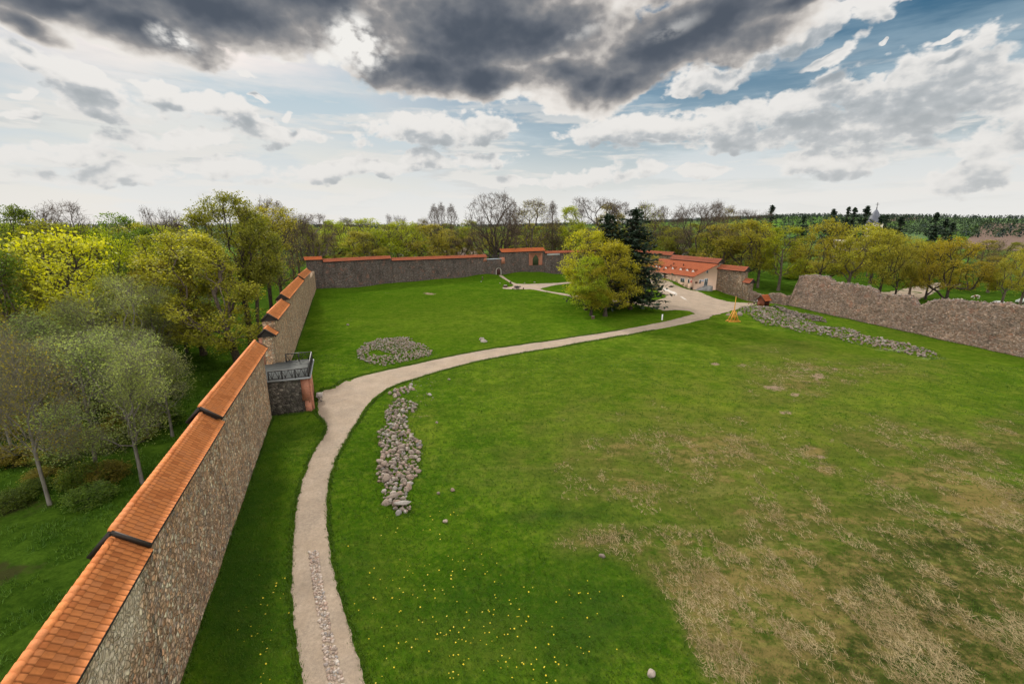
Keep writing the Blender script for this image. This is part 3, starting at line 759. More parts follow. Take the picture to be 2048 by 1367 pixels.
def arch_frame(nm, mat, parent, base3, inner, outer, o0, o1):
    m = MB(); n = len(inner); 
    for o in (o0, o1):
        m.v += [tuple(base3(t, o, z)) for t, z in inner]; m.v += [tuple(base3(t, o, z)) for t, z in outer]
    for i in range(1, n):
        j = (i + 1) % n
        m.q += [(2 * n + i, 2 * n + j, 3 * n + j, 3 * n + i), (i, j, n + j, n + i), (i, j, 2 * n + j, 2 * n + i), (n + i, n + j, 3 * n + j, 3 * n + i)]
    return m.build(nm, mat, parent)
pale = simple('pale_lime_stone', (.50, .46, .42), .85, .15, 5)
dr = arch_slab('door', simple('brown_painted_door', (.055, .022, .018), .6, .3, 6), wf, F3, arch_pts(td, zg - .2, 2.1, 3.0), .0, .16)
arch_frame('door_frame', pale, wf, F3, arch_pts(td, zg - .2, 2.1, 3.0), arch_pts(td, zg - .2, 2.75, 3.35), -.05, .22)
MB().box(F3(td + .7, .2, zg + 1.2), (.12, .12, .12)).build('handle', BLACKM, dr)
# gate block
wg = root(None, 'tallest block of the far wall with bright red roof and a brick pointed-arch window')
zg0, zg1 = zr(1003, 504.4), zr(1089, 501.2)
wall_strip('masonry', M_FAR, FC, FE, FN, [(t_g0, zg0 - .05), (t_g1, zg1 - .05)], 2.2, None, .8, .07, wg)
tiled_roof(wg, F3(t_g0 - .3, .55, zg0), F3(t_g1 + .2, .55, zg1), FN, 1.7, 1.3, T_BRIGHT, False)
bq = MB(); bq.hexa([F3(t_g0 - .03, -1.9, 5.6), F3(t_g0 - .03, .12, 5.6), F3(t_g0 + 1.9, .12, 5.6), F3(t_g0 + 1.9, -1.9, 5.6), F3(t_g0 - .03, -1.9, 8.4), F3(t_g0 - .03, .12, 8.4), F3(t_g0 + 1.5, .12, 8.4), F3(t_g0 + 1.5, -1.9, 8.4)]); bq.build('brick_quoin', BRICK, wg)
ta, za0 = hit_line(1071, 530, FC, FE); _, za1 = hit_line(1071, 508.5, FC, FE); wa = abs(tf(1077) - tf(1065))
inner = arch_pts(ta, za0, wa, za1 - za0, 14, True)
outer = [(ta - wa * 1.12, za0), (ta + wa * 1.12, za0)] + [(ta + max(-1, min(1, math.cos(math.pi * i / 14) * 1.5)) * wa * 1.12, za0 + (za1 - za0) * (.55 + .60 * min(1, math.sin(math.pi * i / 14) * 1.9))) for i in range(15)]
arch_frame('brick_surround', BRICK, wg, F3, inner, outer, -.1, .16)
arch_slab('window_opening', simple('dark_green_infill', (.035, .05, .02), .9, .5, 2), wg, F3, inner, -.05, .06)  # flat dark green slab filling the arch
# right part of the far wall
wr = root(None, 'length of the far wall with faded red roof and pale band, running behind the tree clump')
z0, z1 = zr(1090, 506.4), zr(1129, 505.5)
wall_strip('masonry', M_FAR, FC, FE, FN, [(t_g1, z0 - .05), (t_end, z1 - .05)], 1.5, None, .8, .07, wr)
tiled_roof(wr, F3(t_g1 + .05, .5, z0), F3(t_end + .8, .5, z1), FN, 1.25, .9, T_RED, False)
pb = MB(); pb.hexa([F3(t_g1 + 1.5, -.2, z0 - 1.0), F3(t_g1 + 1.5, .11, z0 - 1.0), F3(t_g1 + 9, .11, z1 - .95), F3(t_g1 + 9, -.2, z1 - .95), F3(t_g1 + 1.5, -.2, z0 - .1), F3(t_g1 + 1.5, .11, z0 - .1), F3(t_g1 + 9, .11, z1 - .1), F3(t_g1 + 9, -.2, z1 - .1)])
pb.build('limewash_band', simple('limewash', (.50, .50, .50), .9, .25, 1.5), wr)

# ---- right wall: W1 (behind the house), W2, W3
tr = lambda px: hit_line(px, 530, RQ, RB)[0]; zrr = lambda px, py: hit_line(px, py, RQ, RB)[1]
P1 = (66.6, 192.5); d1 = Vector((KC[0] - P1[0], KC[1] - P1[1])); l1 = d1.length; d1 = (d1.x / l1, d1.y / l1); n1 = (-d1[1], d1[0])
W1 = lambda s, o, z: on(P1, d1, n1, s, o, z)
w1 = root(None, 'stone wall with brown-red roof behind the spruces, left of the museum house')
wall_strip('masonry', M_RIGHT, P1, d1, n1, [(0, 9.85), (l1, 9.85)], 1.5, None, .8, .07, w1)
tiled_roof(w1, W1(-.3, .5, 9.95), W1(l1 + .6, .5, 9.95), n1, 1.4, 1.15, T_RED, False)
w2 = root(None, 'stone wall with long dark red-brown roof rising directly behind the museum house')
ta_, tb_ = tr(1437), tr(1341)
z2 = (zrr(1437, 526) + zrr(1341, 517)) / 2
wall_strip('masonry', M_RIGHT, RQ, RB, RN, [(ta_ - .2, z2 - .05), (tb_ + .3, z2 - .05)], 1.5, None, .8, .07, w2)
tiled_roof(w2, R3(ta_ - .4, .55, zrr(1437, 526)), R3(tb_ + .5, .55, zrr(1341, 517)), RN, 1.55, 1.35, T_BROWN, False)
w3 = root(None, 'brown fieldstone wall end with a lower red roof, right of the museum house')
tc_, td_ = tr(1492), tr(1435)
z3a, z3b = zrr(1493, 542.5), zrr(1436, 537)
wall_strip('masonry', M_RIGHT, RQ, RB, RN, [(tc_ + .2, z3a - .05), (td_ + .5, z3b - .05)], 1.6, None, .7, .1, w3)
tiled_roof(w3, R3(tc_ - .3, .55, z3a), R3(td_ + .3, .55, z3b), RN, 1.5, 1.3, T_RED, False)
ts0, ts1 = tr(1506), tr(1491); zs = zrr(1490, 564.5)
wall_strip('lower_masonry', M_RIGHT, RQ, RB, RN, [(ts0 + .3, zs - .05), (tc_ + .2, zs - .05)], 1.6, None, .7, .1, w3)
tiled_roof(w3, R3(ts0 - .1, .5, zs), R3(ts1 + .1, .5, zs), RN, 1.3, 1.2, T_RED, False)
# ---- low ruined wall across the gate gap
pg = R3(ts0 + .3, -.4); dv = Vector((RU[0] - pg.x, RU[1] - pg.y)); lg = dv.length; dg = (dv.x / lg, dv.y / lg); ng = (dg[1], -dg[0])
if ng[0] * -1 < 0: ng = (-ng[0], -ng[1])
wlow = root(None, 'low broken fieldstone wall across the gap behind the red-roofed hut', 'ruined wall', 'ruined_wall')
st = []
for i in range(25):
    s = lg * i / 24; g_ = gz(pg.x + dg[0] * s, pg.y + dg[1] * s)
    f = i / 24; st.append((s, g_ + np.interp(f, [0, .15, .3, .42, .5, .7, .95, 1], [3.3, 2.9, 2.6, 1.9, 3.2, 3.2, 3.0, 3.5]) + rnd.uniform(-.22, .22)))
wall_strip('masonry', M_RUIN, (pg.x, pg.y), dg, ng, st, 1.3, None, .5, .14, wlow)
# ---- ruined wall at the right
wru = root(None, 'tall ruined fieldstone wall with broken jagged top along the right edge of the yard', 'ruined wall', 'ruined_wall')
prof = [(1578, 600), (1584, 585), (1591, 570), (1600, 553), (1610, 551), (1625, 551.5), (1648, 553), (1655, 560), (1664, 566), (1690, 567.5), (1715, 571), (1740, 576), (1748, 582), (1752, 592), (1757, 598), (1764, 597), (1768, 592), (1785, 590), (1805, 591), (1822, 595), (1827, 608), (1836, 613), (1846, 606), (1856, 602), (1880, 600), (1905, 600), (1930, 603), (1950, 606), (1985, 607), (2010, 607), (2030, 610), (2048, 612), (2100, 616), (2160, 622)]
st = []
for i, (px, py) in enumerate(prof):
    t, z = hit_line(px, py, RU, RUD); st.append((t, z))
st2 = []
for (a, za), (b_, zb) in zip(st[:-1], st[1:]):
    k = max(1, int((b_ - a) / .45))
    for i in range(k): st2.append((a + (b_ - a) * i / k, za + (zb - za) * i / k + rnd.uniform(-.30, .22)))
st2.append(st[-1]); st2.append((st[-1][0] + 14, st[-1][1] - .5))
wall_strip('masonry', M_RUIN, RU, RUD, RUN, st2, 1.9, None, .45, .20, wru)

# ------------------------------------------------------------------ museum house
hs = root(None, 'peach-walled museum house with wide orange-red shed roof, built against the right wall', 'house', 'museum_house')
HA = (63.0, 158.0)
GD = (-RN[0], -RN[1])                    # along the gable, away from the yard
HN, GN = RN, (-RB[0], -RB[1])            # facade and gable normals
H3 = lambda t, o, z: on(HA, RB, HN, t, o, z)
G3 = lambda t, o, z: on(HA, GD, GN, t, o, z)
ze = hit_line(1387, 551.5, HA, RB)[1]
tl = hit_line(1279, 540, HA, RB)[0]
depth = (Vector((RQ[0] - HA[0], RQ[1] - HA[1]))).dot(Vector(GD))
tw, zt_ = hit_line(1421, 526.5, HA, GD)
depth = depth - .02; ztop = hit_line(1421, 526.5, RQ, RB)[1] + .1
PLASTER = simple('peach_plaster', (.60, .42, .315), .85, .07, .8)
gb = gz(HA[0], HA[1])
m = MB()
NF = 12
prev = None
for i in range(NF):
    t0, t1 = tl * i / NF, tl * (i + 1) / NF
    m.hexa([H3(t0, -.3, gz(*H3(t0, 0, 0)[:2]) - 1), H3(t0, 0, gz(*H3(t0, 0, 0)[:2]) - 1), H3(t1, 0, gz(*H3(t1, 0, 0)[:2]) - 1), H3(t1, -.3, gz(*H3(t1, 0, 0)[:2]) - 1), H3(t0, -.3, ze), H3(t0, 0, ze), H3(t1, 0, ze), H3(t1, -.3, ze)])
m.build('facade_wall', PLASTER, hs)
for t_, e in ((0, 0), (tl, 0)):
    m = MB()
    s_ = 1 if t_ == 0 else -1
    base = lambda g, o, z: on((H3(t_, 0, 0).x, H3(t_, 0, 0).y), GD, GN, g, o, z)
    k = len(m.v); o0, o1 = (0, -.3) if t_ == 0 else (0, .3)
    pts = [(.0 if t_ == 0 else 0, -1.5), (depth, -1.5), (depth, ztop - .12), (0, ze - .02)]
    for o in (o0, o1): m.v += [tuple(base(g, o + .004, z)) for g, z in pts]
    m.q += [(k, k + 1, k + 2, k + 3), (k + 7, k + 6, k + 5, k + 4)] + [(k + i, k + (i + 1) % 4, k + 4 + (i + 1) % 4, k + 4 + i) for i in range(4)]
    m.build('gable_wall', PLASTER, hs)
ov = .45
dn = Vector((HN[0], HN[1], 0)) * (depth + ov); drop = (ztop - ze) / depth * (depth + ov)
Ra, Rb = H3(-.3, -depth, ztop), H3(tl + .3, -depth, ztop)
rf = slope('roof', Ra, Rb, dn - Vector((0, 0, drop)), None, 1, T_HOUSE, .3, .38, 1, 0, hs)
e = MB()
def under(a): return Vector((a.x, a.y, a.z - .12))
c = [Ra, Rb, Rb + dn - Vector((0, 0, drop)), Ra + dn - Vector((0, 0, drop))]
e.hexa([under(c[0]) - Vector((0, 0, .14)), under(c[1]) - Vector((0, 0, .14)), under(c[2]) - Vector((0, 0, .14)), under(c[3]) - Vector((0, 0, .14)), c[0] - Vector((0, 0, .02)), c[1] - Vector((0, 0, .02)), c[2] - Vector((0, 0, .02)), c[3] - Vector((0, 0, .02))])
e.build('roof_edge', simple('brown_red_trim', (.25, .075, .04), .6, .15), rf)
COPPER = simple('brown_gutter', (.22, .075, .045), .5, .15)
e = MB(); e.tube([c[3] + Vector((HN[0], HN[1], -1.2)) * .09, c[2] + Vector((HN[0], HN[1], -1.2)) * .09], .09, 8); e.build('gutter', COPPER, hs)
for px in (1343.6, 1385.3):
    t_ = hit_line(px, 565, HA, RB)[0]; t_ = max(t_, .12); g_ = gz(*H3(t_, .1, 0)[:2])
    MB().tube([H3(t_, .1, g_ - .1), H3(t_, .1, ze - .25), H3(t_, .42, ze - .1)], .075, 8).build('downpipe', COPPER, hs)
def panel(base3, P, d, px0, px1, py0, py1, o0, o1, nm, mat, parent):
    t0 = hit_line(px0, (py0 + py1) / 2, P, d)[0]; t1 = hit_line(px1, (py0 + py1) / 2, P, d)[0]
    za = hit_line((px0 + px1) / 2, py1, P, d)[1]; zb = hit_line((px0 + px1) / 2, py0, P, d)[1]
    if t0 > t1: t0, t1 = t1, t0
    mb = MB().hexa([base3(t0, o0, za), base3(t0, o1, za), base3(t1, o1, za), base3(t1, o0, za), base3(t0, o0, zb), base3(t0, o1, zb), base3(t1, o1, zb), base3(t1, o0, zb)])
    return mb.build(nm, mat, parent), (t0, t1, za, zb)
WHITE = simple('white_paint', (.74, .74, .72), .5, .06); GLASS = simple('dark_glass', (.05, .06, .07), .15, .2, 3, .6)
def window(base3, P, d, px0, px1, py0, py1, bars=1, nm='window', frame=WHITE, glass=GLASS, parent=None):
    f, (t0, t1, za, zb) = panel(base3, P, d, px0, px1, py0, py1, -.02, .07, nm, frame, parent or hs)
    w = (t1 - t0); mb = MB(); b = .09
    for i in range(bars + 1):
        a0 = t0 + b + (w - b) * i / (bars + 1); a1 = t0 + (w - b) * (i + 1) / (bars + 1)
        mb.hexa([base3(a0, 0, za + b), base3(a0, .085, za + b), base3(a1, .085, za + b), base3(a1, 0, za + b), base3(a0, 0, zb - b), base3(a0, .085, zb - b), base3(a1, .085, zb - b), base3(a1, 0, zb - b)])
    mb.build('pane', glass, f)
    return f
window(H3, HA, RB, 1361, 1369.2, 555.6, 564.2, 1)
window(H3, HA, RB, 1375.8, 1379.6, 558, 566, 0)
window(G3, HA, GD, 1412, 1416.2, 540, 546, 0)
window(G3, HA, GD, 1398, 1401.7, 559, 567, 0)
window(H3, HA, RB, 1320.6, 1327.2, 549.8, 562.6, 1, 'entrance_door')
DB = simple('brown_shutter', (.085, .04, .022), .6, .2)
for a, b_ in ((1316.4, 1320.4), (1327.4, 1331.2)): panel(H3, HA, RB, a, b_, 549.8, 562, -.02, .10, 'door_shutter', DB, hs)
window(G3, HA, GD, 1408.4, 1415.2, 557, 571, 1, 'side_door', simple('pale_blue_door', (.55, .68, .70), .5, .05))
panel(H3, HA, RB, 1350.8, 1353.8, 555, 562.5, -.02, .05, 'wall_niche', simple('niche_plaster', (.50, .34, .24), .9, .1), hs)
panel(H3, HA, RB, 1361, 1367.5, 565.5, 570, -.02, .04, 'wall_niche', bpy.data.materials['niche_plaster'], hs)
panel(G3, HA, GD, 1390.3, 1394.8, 562.8, 566.6, -.02, .08, 'brown_board', DB, hs)
panel(G3, HA, GD, 1402.6, 1407.2, 559.6, 562.4, -.02, .08, 'blue_white_board', simple('blue_white', (.45, .52, .66), .5, .2, 3), hs)
panel(H3, HA, RB, 1381.2, 1383.8, 560.6, 565.2, -.02, .07, 'red_plaque', simple('red_plaque_paint', (.42, .05, .04), .5, .2, 4), hs)
panel(H3, HA, RB, 1332.4, 1339.6, 557, 565, -.02, .03, 'exposed_stone', M_RIGHT, hs)
# dormers and vents
pn = (Rb - Ra).cross(dn - Vector((0, 0, drop))).normalized()
def on_roof(px, py):
    r = Vector(ray(px, py)); o = Vector((0, 0, CAMH)); t_ = (Ra - o).dot(pn) / r.dot(pn); return o + r * t_
rbv = Vector((RB[0], RB[1], 0)); hnv = Vector((HN[0], HN[1], 0))
for px, py in ((1312.6, 533.6), (1319.4, 535.2), (1331.5, 537), (1345.2, 537.8), (1361.3, 539.9), (1374.2, 541.6), (1386.0, 543.6)):
    p = on_roof(px, py); w = .8; h = .85; k = depth / (ztop - ze) * h
    a, b_, ap, bk = p - rbv * w, p + rbv * w, p + Vector((0, 0, h)), p + Vector((0, 0, h)) - hnv * k
    mb = MB(); mb.v += [tuple(x) for x in (a + hnv * .1 - rbv * .1, ap + hnv * .1 + Vector((0, 0, .08)), bk + Vector((0, 0, .06)), b_ + hnv * .1 + rbv * .1)]
    mb.t += [(0, 1, 2), (1, 3, 2)]
    d_ = mb.build('dormer', T_HOUSE, rf)
    mb = MB(); mb.v += [tuple(x) for x in (a, b_, ap)]; mb.t += [(0, 1, 2)]; mb.build('dormer_front', WHITE, d_)
for px, py in ((1347.6, 528.8), (1367, 531.4), (1341.8, 533)):
    p = on_roof(px, py); MB().tube([p - Vector((0, 0, .2)), p + Vector((0, 0, .55)), p + Vector((0, 0, .56)), p + Vector((0, 0, .72))], [.16, .16, .26, .2], 8).build('roof_vent', DARKWOOD, rf)
# ramp and landing at the gable
CONC = simple('grey_concrete', (.24, .235, .23), .85, .2, 2)
td0, zd0 = hit_line(1411.5, 571, HA, GD)
mb = MB()
mb.hexa([G3(td0 - 1.0, .05, -2), G3(td0 - 1.0, 1.7, -2), G3(td0 + 1.6, 1.7, -2), G3(td0 + 1.6, .05, -2), G3(td0 - 1, .05, zd0), G3(td0 - 1, 1.7, zd0), G3(td0 + 1.6, 1.7, zd0), G3(td0 + 1.6, .05, zd0)])
g0 = gz(*G3(.4, 1, 0)[:2])
mb.hexa([G3(.3, .3, g0 - .5), G3(.3, 1.7, g0 - .5), G3(td0 - 1, 1.7, -2), G3(td0 - 1, .3, -2), G3(.3, .3, g0 + .02), G3(.3, 1.7, g0 + .02), G3(td0 - 1, 1.7, zd0), G3(td0 - 1, .3, zd0)])
mb.build('entrance_ramp', CONC, hs)
mb = MB(); STEEL = simple('grey_steel', (.22, .24, .26), .45, .1, 4, .5)
for i in range(7):
    f = i / 6; p = G3(.3, 1.6, g0).lerp(G3(td0 - 1, 1.6, zd0), f); mb.bar(p, p + Vector((0, 0, 1)), .06)
for h in (.5, 1.0): mb.bar(G3(.3, 1.6, g0 + h), G3(td0 - 1, 1.6, zd0 + h), .06); mb.bar(G3(td0 - 1, 1.6, zd0 + h), G3(td0 + 1.5, 1.6, zd0 + h), .06)
mb.build('ramp_railing', STEEL, hs)
p = H3(.35, .45, 0); g_ = gz(p.x, p.y)
pot = MB().tube([(0, 0, 0), (0, 0, .5), (0, 0, .95)], [.22, .34, .36], 10).build('rain_barrel', DARKWOOD); pot.location = (p.x, p.y, g_)
tag(pot, 'dark barrel standing under the downpipe at the corner of the museum house', 'barrel')

# ------------------------------------------------------------------ hut
p = ground_at(1526, 611)
YAW = math.atan2(.45, .9)
hut = empty('wooden_hut', p, 'small red-brown wooden hut with orange roof standing by the gap in the wall', 'hut', rz=YAW)
REDW = simple('red_brown_boards', (.16, .045, .022), .7, .25, 8)
hl, hw, hh = 1.25, 1.1, 2.15
mb = MB()
mb.box((0, hw - .04, hh / 2 - .2), (2 * hl, .08, hh + .4)); mb.box((-hl + .04, 0, hh / 2 - .2), (.08, 2 * hw - .17, hh + .4)); mb.box((hl - .04, 0, hh / 2 - .2), (.08, 2 * hw - .17, hh + .4))
k = len(mb.v); mb.v += [(-hl + .01, -hw, hh), (-hl + .01, hw, hh), (-hl + .01, 0, hh + 1.1), (hl - .01, -hw, hh), (hl - .01, hw, hh), (hl - .01, 0, hh + 1.1)]; mb.t += [(k, k + 2, k + 1), (k + 3, k + 4, k + 5)]
mb.box((-hl + .12, -hw + .03, hh / 2 - .2), (.22, .07, hh + .4)); mb.box((hl - .12, -hw + .03, hh / 2 - .2), (.22, .07, hh + .4)); mb.box((0, -hw + .03, hh - .1), (2 * hl - .5, .07, .2))
mb.build('boarded_walls', REDW, hut)
MB().box((0, 0, .05), (2 * hl - .2, 2 * hw - .2, .12)).build('floor', DARKWOOD, hut)
MB().box((0, -hw + .12, 1.0), (2 * hl - .5, .4, .07)).build('counter', DARKWOOD, hut)
ra, rb_ = Vector((-hl - .35, 0, hh + 1.22)), Vector((hl + .35, 0, hh + 1.22))
for sg in (-1, 1): slope('roof', ra, rb_, Vector((0, sg * (hw + .4), -1.22 * (hw + .4) / hw)), None, 1, T_BRIGHT, .3, .4, 1, 0, hut)
for x in (-hl - .36, hl + .36):
    mb = MB()
    for sg in (-1, 1): mb.bar((x, sg * (hw + .42), hh + 1.15 - 1.22 * (hw + .42) / hw), (x, 0, hh + 1.15), .07, .2)
    mb.build('barge_board', DARKWOOD, hut)

# ------------------------------------------------------------------ wooden siege engine
p = ground_at(1466, 643)
tb = empty('siege_engine', p, 'yellow timber siege engine with tall upright throwing arm on the grass by the forecourt', 'siege engine', rz=.12)
YEL = simple('yellow_timber', (.56, .27, .035), .6, .2, 8)
mb = MB()
for y in (-.6, .6): mb.bar((-1.5, y, .14), (1.5, y, .14), .2)
for x in (-1.1, 1.1): mb.bar((x, -.75, .3), (x, .75, .3), .16)
mb.build('base_frame', YEL, tb)
for y in (-.5, .5):
    mb = MB()
    for x in (-1.05, 1.05): mb.bar((x, y, .2), (.06 * (1 if x > 0 else -1), y * .6, 2.7), .17)
    mb.bar((-.5, y * .85, 1.3), (.5, y * .85, 1.3), .1); mb.bar((0, y, .2), (0, y * .6, 2.6), .12)
    mb.build('trestle', YEL, tb)
MB().tube([(0, -.55, 2.6), (0, .55, 2.6)], .09, 8).build('axle', DARKWOOD, tb)
MB().tube([(.02, 0, 1.2), (0, 0, 2.6), (.02, 0, 4.4), (.03, 0, 6.1)], [.13, .13, .09, .05], 8).build('throwing_arm', YEL, tb)
MB().box((0, 0, 1.15), (.7, .5, .6), 0, 1.15).build('counterweight', YEL, tb)

# ------------------------------------------------------------------ cannon, table, stumps, posts
p = ground_at(1035, 578)
ca = empty('cannon', p, 'small black old cannon on two wheels standing at the edge of the garden path', 'cannon', rz=.15)
MB().tube([(-1.3, 0, .95), (-.9, 0, .95), (.6, 0, .9), (1.1, 0, .88), (1.18, 0, .88)], [.16, .25, .17, .15, .2], 10).build('barrel', BLACKM, ca)
for y in (-.55, .55):
    w_ = MB(); pts = [(math.cos(a) * .55, y, .55 + math.sin(a) * .55) for a in np.linspace(0, 2 * math.pi, 17)]; w_.tube(pts, .06, 5, False)
    for k in range(4): a = math.pi * k / 4; w_.bar((math.cos(a) * .55, y, .55 + math.sin(a) * .55), (-math.cos(a) * .55, y, .55 - math.sin(a) * .55), .06)
    w_.build('wheel', BLACKM, ca)
MB().bar((.3, 0, .65), (-1.9, 0, .12), .28, .2).box((0, 0, .6), (.7, 1.0, .2)).build('carriage', DARKWOOD, ca)
p = ground_at(640, 800)
pt = empty('picnic_table', p, 'weathered grey slatted picnic table beside the viewing platform', 'table', rz=.35)
GW = simple('grey_slats', (.22, .19, .175), .8, .3, 7)
mb = MB(); [mb.box((x, 0, .76), (.125, 1.7, .04)) for x in np.linspace(-.31, .31, 5)]; mb.build('tabletop', GW, pt)
for y in (-.6, .6): MB().bar((-.3, y, 0), (.3, y, .74), .08).bar((.3, y, 0), (-.3, y, .74), .08).bar((-.35, y, .7), (.35, y, .7), .07).build('trestle', GW, pt)
MB().bar((0, -.6, .4), (0, .6, .4), .07).build('stretcher', GW, pt)
def stump(px, py, r, h, label, mat, cat='stump', nm='tree_stump', top=None):
    p = ground_at(px, py); o = empty(nm, p, label, cat)
    MB().tube([(0, 0, -.1), (0, 0, .05), (0, 0, h * .6), (0, 0, h)], [r * 1.12, r, r * .9, r * .93], 10).build('body', mat, o)
    if top: MB().tube([(0, 0, h), (0, 0, h + .08)], r * 1.0, 10).build('top', top, o)
    return o
BRN = simple('dark_brown_wood', (.07, .04, .028), .8, .3, 6)
def crate(px, py, w, d, h, label, top=None, nm='planter_box', cat='box'):
    p = ground_at(px, py); o = empty(nm, p, label, cat, rz=.2)
    mb = MB(); mb.box((0, 0, h / 2 - .05), (w, d, h)); [mb.box((x * w / 2, y * d / 2, h / 2), (.12, .12, h + .14)) for x in (-1, 1) for y in (-1, 1)]; mb.build('boards', BRN, o)
    MB().box((0, 0, h + .02), (w - .14, d - .14, .09)).build('lid', top or pale, o)
crate(1010.8, 574.5, 1.2, .8, .75, 'brown wooden box with pale lid beside the garden path')
stump(1021.2, 567.5, .38, .75, 'dark brown barrel standing at the bend of the garden path', BRN, 'barrel', 'barrel', DARKWOOD)
stump(1046.8, 578.4, .22, .5, 'short dark post to the right of the cannon', BRN, 'post', 'wooden_post', DARKWOOD)
stump(1186, 637, .42, .55, 'cut brown stump on the grass in front of the tree clump', BRN, 'stump', 'tree_stump', WOOD)
stump(1324, 639.5, .16, 1.25, 'slim white post on the grass between clump and gravel path', WHITE, 'post', 'marker_post', WHITE)
stump(1324, 586.5, .2, .5, 'short black bollard at the tip of the lawn in front of the museum house', BLACKM, 'bollard', 'bollard', BLACKM)
stump(1508, 608, .26, .8, 'small dark tub on the ground left of the red-brown hut', BRN, 'tub', 'tub', pale)
stump(965, 560, .2, 1.3, 'thin dark wooden post on the lawn near the small arched door', BRN, 'post', 'wooden_post', WOOD)
mb = MB(); p = ground_at(1500, 609)
br = empty('low_fence', p, 'low red-brown wooden rail fence left of the hut', 'fence', rz=.1)
[MB().bar((x, 0, -.1), (x, 0, .8), .1).build('post', REDW, br) for x in (-.6, .6)]; MB().bar((-.7, 0, .7), (.7, 0, .7), .08).bar((-.7, 0, .35), (.7, 0, .35), .08).build('rail', REDW, br)

# person beside the hut: one skinned body
def person(p, face):
    o = empty('person', p, 'person in pale top and dark blue trousers standing beside the hut', 'person', rz=face)
    J = dict(pel=(0, 0, .95, .13), ch=(0, 0, 1.3, .15), nk=(0, 0, 1.48, .06), hd=(0, .02, 1.62, .095), tp=(0, .01, 1.7, .07), hl=(-.1, 0, .9, .09), kl=(-.11, .02, .5, .06), al=(-.11, 0, .09, .045), fl=(-.12, .14, .04, .04),
             hr=(.1, 0, .9, .09), kr=(.11, .03, .5, .06), ar=(.12, 0, .09, .045), fr=(.13, .14, .04, .04), sl=(-.19, 0, 1.4, .06), el=(-.25, .02, 1.12, .045), wl_=(-.24, .1, .88, .032), gl=(-.235, .13, .79, .035),
             sr=(.19, 0, 1.4, .06), er=(.25, .02, 1.12, .045), wr_=(.24, .1, .88, .032), gr=(.235, .13, .79, .035))
    E_ = 'pel-ch ch-nk nk-hd hd-tp pel-hl hl-kl kl-al al-fl pel-hr hr-kr kr-ar ar-fr ch-sl sl-el el-wl_ wl_-gl ch-sr sr-er er-wr_ wr_-gr'.split()
    ks = list(J); me = bpy.data.meshes.new('body'); me.from_pydata([J[k][:3] for k in ks], [tuple(ks.index(a) for a in e.split('-')) for e in E_], [])
    ob = link('body', me, None, o); md = ob.modifiers.new('s', 'SKIN'); ob.modifiers.new('d', 'SUBSURF').levels = 1
    for k, sv in zip(ks, me.skin_vertices[0].data): sv.radius = (J[k][3],) * 2; sv.use_root = (k == 'pel')
    mt, nt = material('clothing'); sp = nt.node('ShaderNodeSeparateXYZ'); nt.put(sp.inputs[0], objco(nt)); z = X(nt, sp.outputs[2])
    c = nt.mix(nt.step(z, .93, .97), (.03, .04, .09), (.50, .53, .60)); c = nt.mix(nt.step(z, 1.48, 1.5), c, (.42, .25, .18)); c = nt.mix(nt.step(z, 1.64, 1.66), c, (.05, .035, .025))
    finish(nt, c, .8, .2); me.materials.append(mt)
person(ground_at(1514.3, 609), 2.6)

# ------------------------------------------------------------------ stones
def stone_mesh(seed, sub=2, flat=.7):
    bm = bmesh.new(); bmesh.ops.create_icosphere(bm, subdivisions=sub, radius=.5); r_ = random.Random(seed)
    ax = (r_.uniform(.8, 1.25), r_.uniform(.65, 1.0), r_.uniform(flat - .15, flat + .12))
    pl = [(Vector((r_.uniform(-1, 1), r_.uniform(-1, 1), r_.uniform(-.5, 1))).normalized(), r_.uniform(.25, .43)) for _ in range(11)]
    for v in bm.verts:
        n = v.co.normalized()
        for d, k in pl:
            e = v.co.dot(d) - k
            if e > 0: v.co -= d * (e * .85)
        v.co *= 1 + .10 * (float(vnoise(n.x * 2.2 + 9, n.y * 2.2 + n.z * 1.7, seed)) - .5) * 2
        v.co = Vector((v.co.x * ax[0], v.co.y * ax[1], v.co.z * ax[2]))
    me = bpy.data.meshes.new('fieldstone'); bm.to_mesh(me); bm.free()
    me.polygons.foreach_set('use_smooth', [sub > 1] * len(me.polygons)); return me
def stone_mat(name, island=False, dark=1.):
    m, nt = material(name); co = objco(nt)
    if island: r = X(nt, nt.node('ShaderNodeNewGeometry').outputs['Random Per Island'])
    else: r = X(nt, nt.node('ShaderNodeObjectInfo').outputs['Random'])
    k = dark
    c = nt.ramp(r, [(0, (.24 * k, .185 * k, .15 * k)), (.2, (.42 * k, .345 * k, .29 * k)), (.4, (.34 * k, .24 * k, .185 * k)), (.6, (.54 * k, .47 * k, .41 * k)), (.75, (.43 * k, .295 * k, .225 * k)), (.9, (.29 * k, .27 * k, .26 * k)), (1, (.62 * k, .56 * k, .49 * k))])
    n = nt.noise(co, 5, 5, .65); n2 = nt.noise(co, 22, 3, .6)
    c = nt.mix(nt.step(n, .42, .68) * .6, c, nt.hsv(c, .5, .8, .5)); c = nt.mix(nt.step(n2, .55, .75) * .4, c, nt.hsv(c, .5, .6, 1.5))
    finish(nt, c, .9, .2, bump=n + n2 * .4, bstr=.5, bdist=.05); return m
SM = stone_mat('fieldstone', False, .66); SMI = stone_mat('rubble_stone', True, .66); SMB = stone_mat('bank_stone', True, .56); SMD = stone_mat('dark_rubble', True, .38)
stones = [stone_mesh(100 + i, 2) for i in range(9)]
for s in stones: s.materials.append(SM)
SLAB = stone_mesh(140, 2, .38); SLAB.materials.append(SM)
z7 = lambda a, b: (680 + a / 3.256, 640 + b / 3.256)
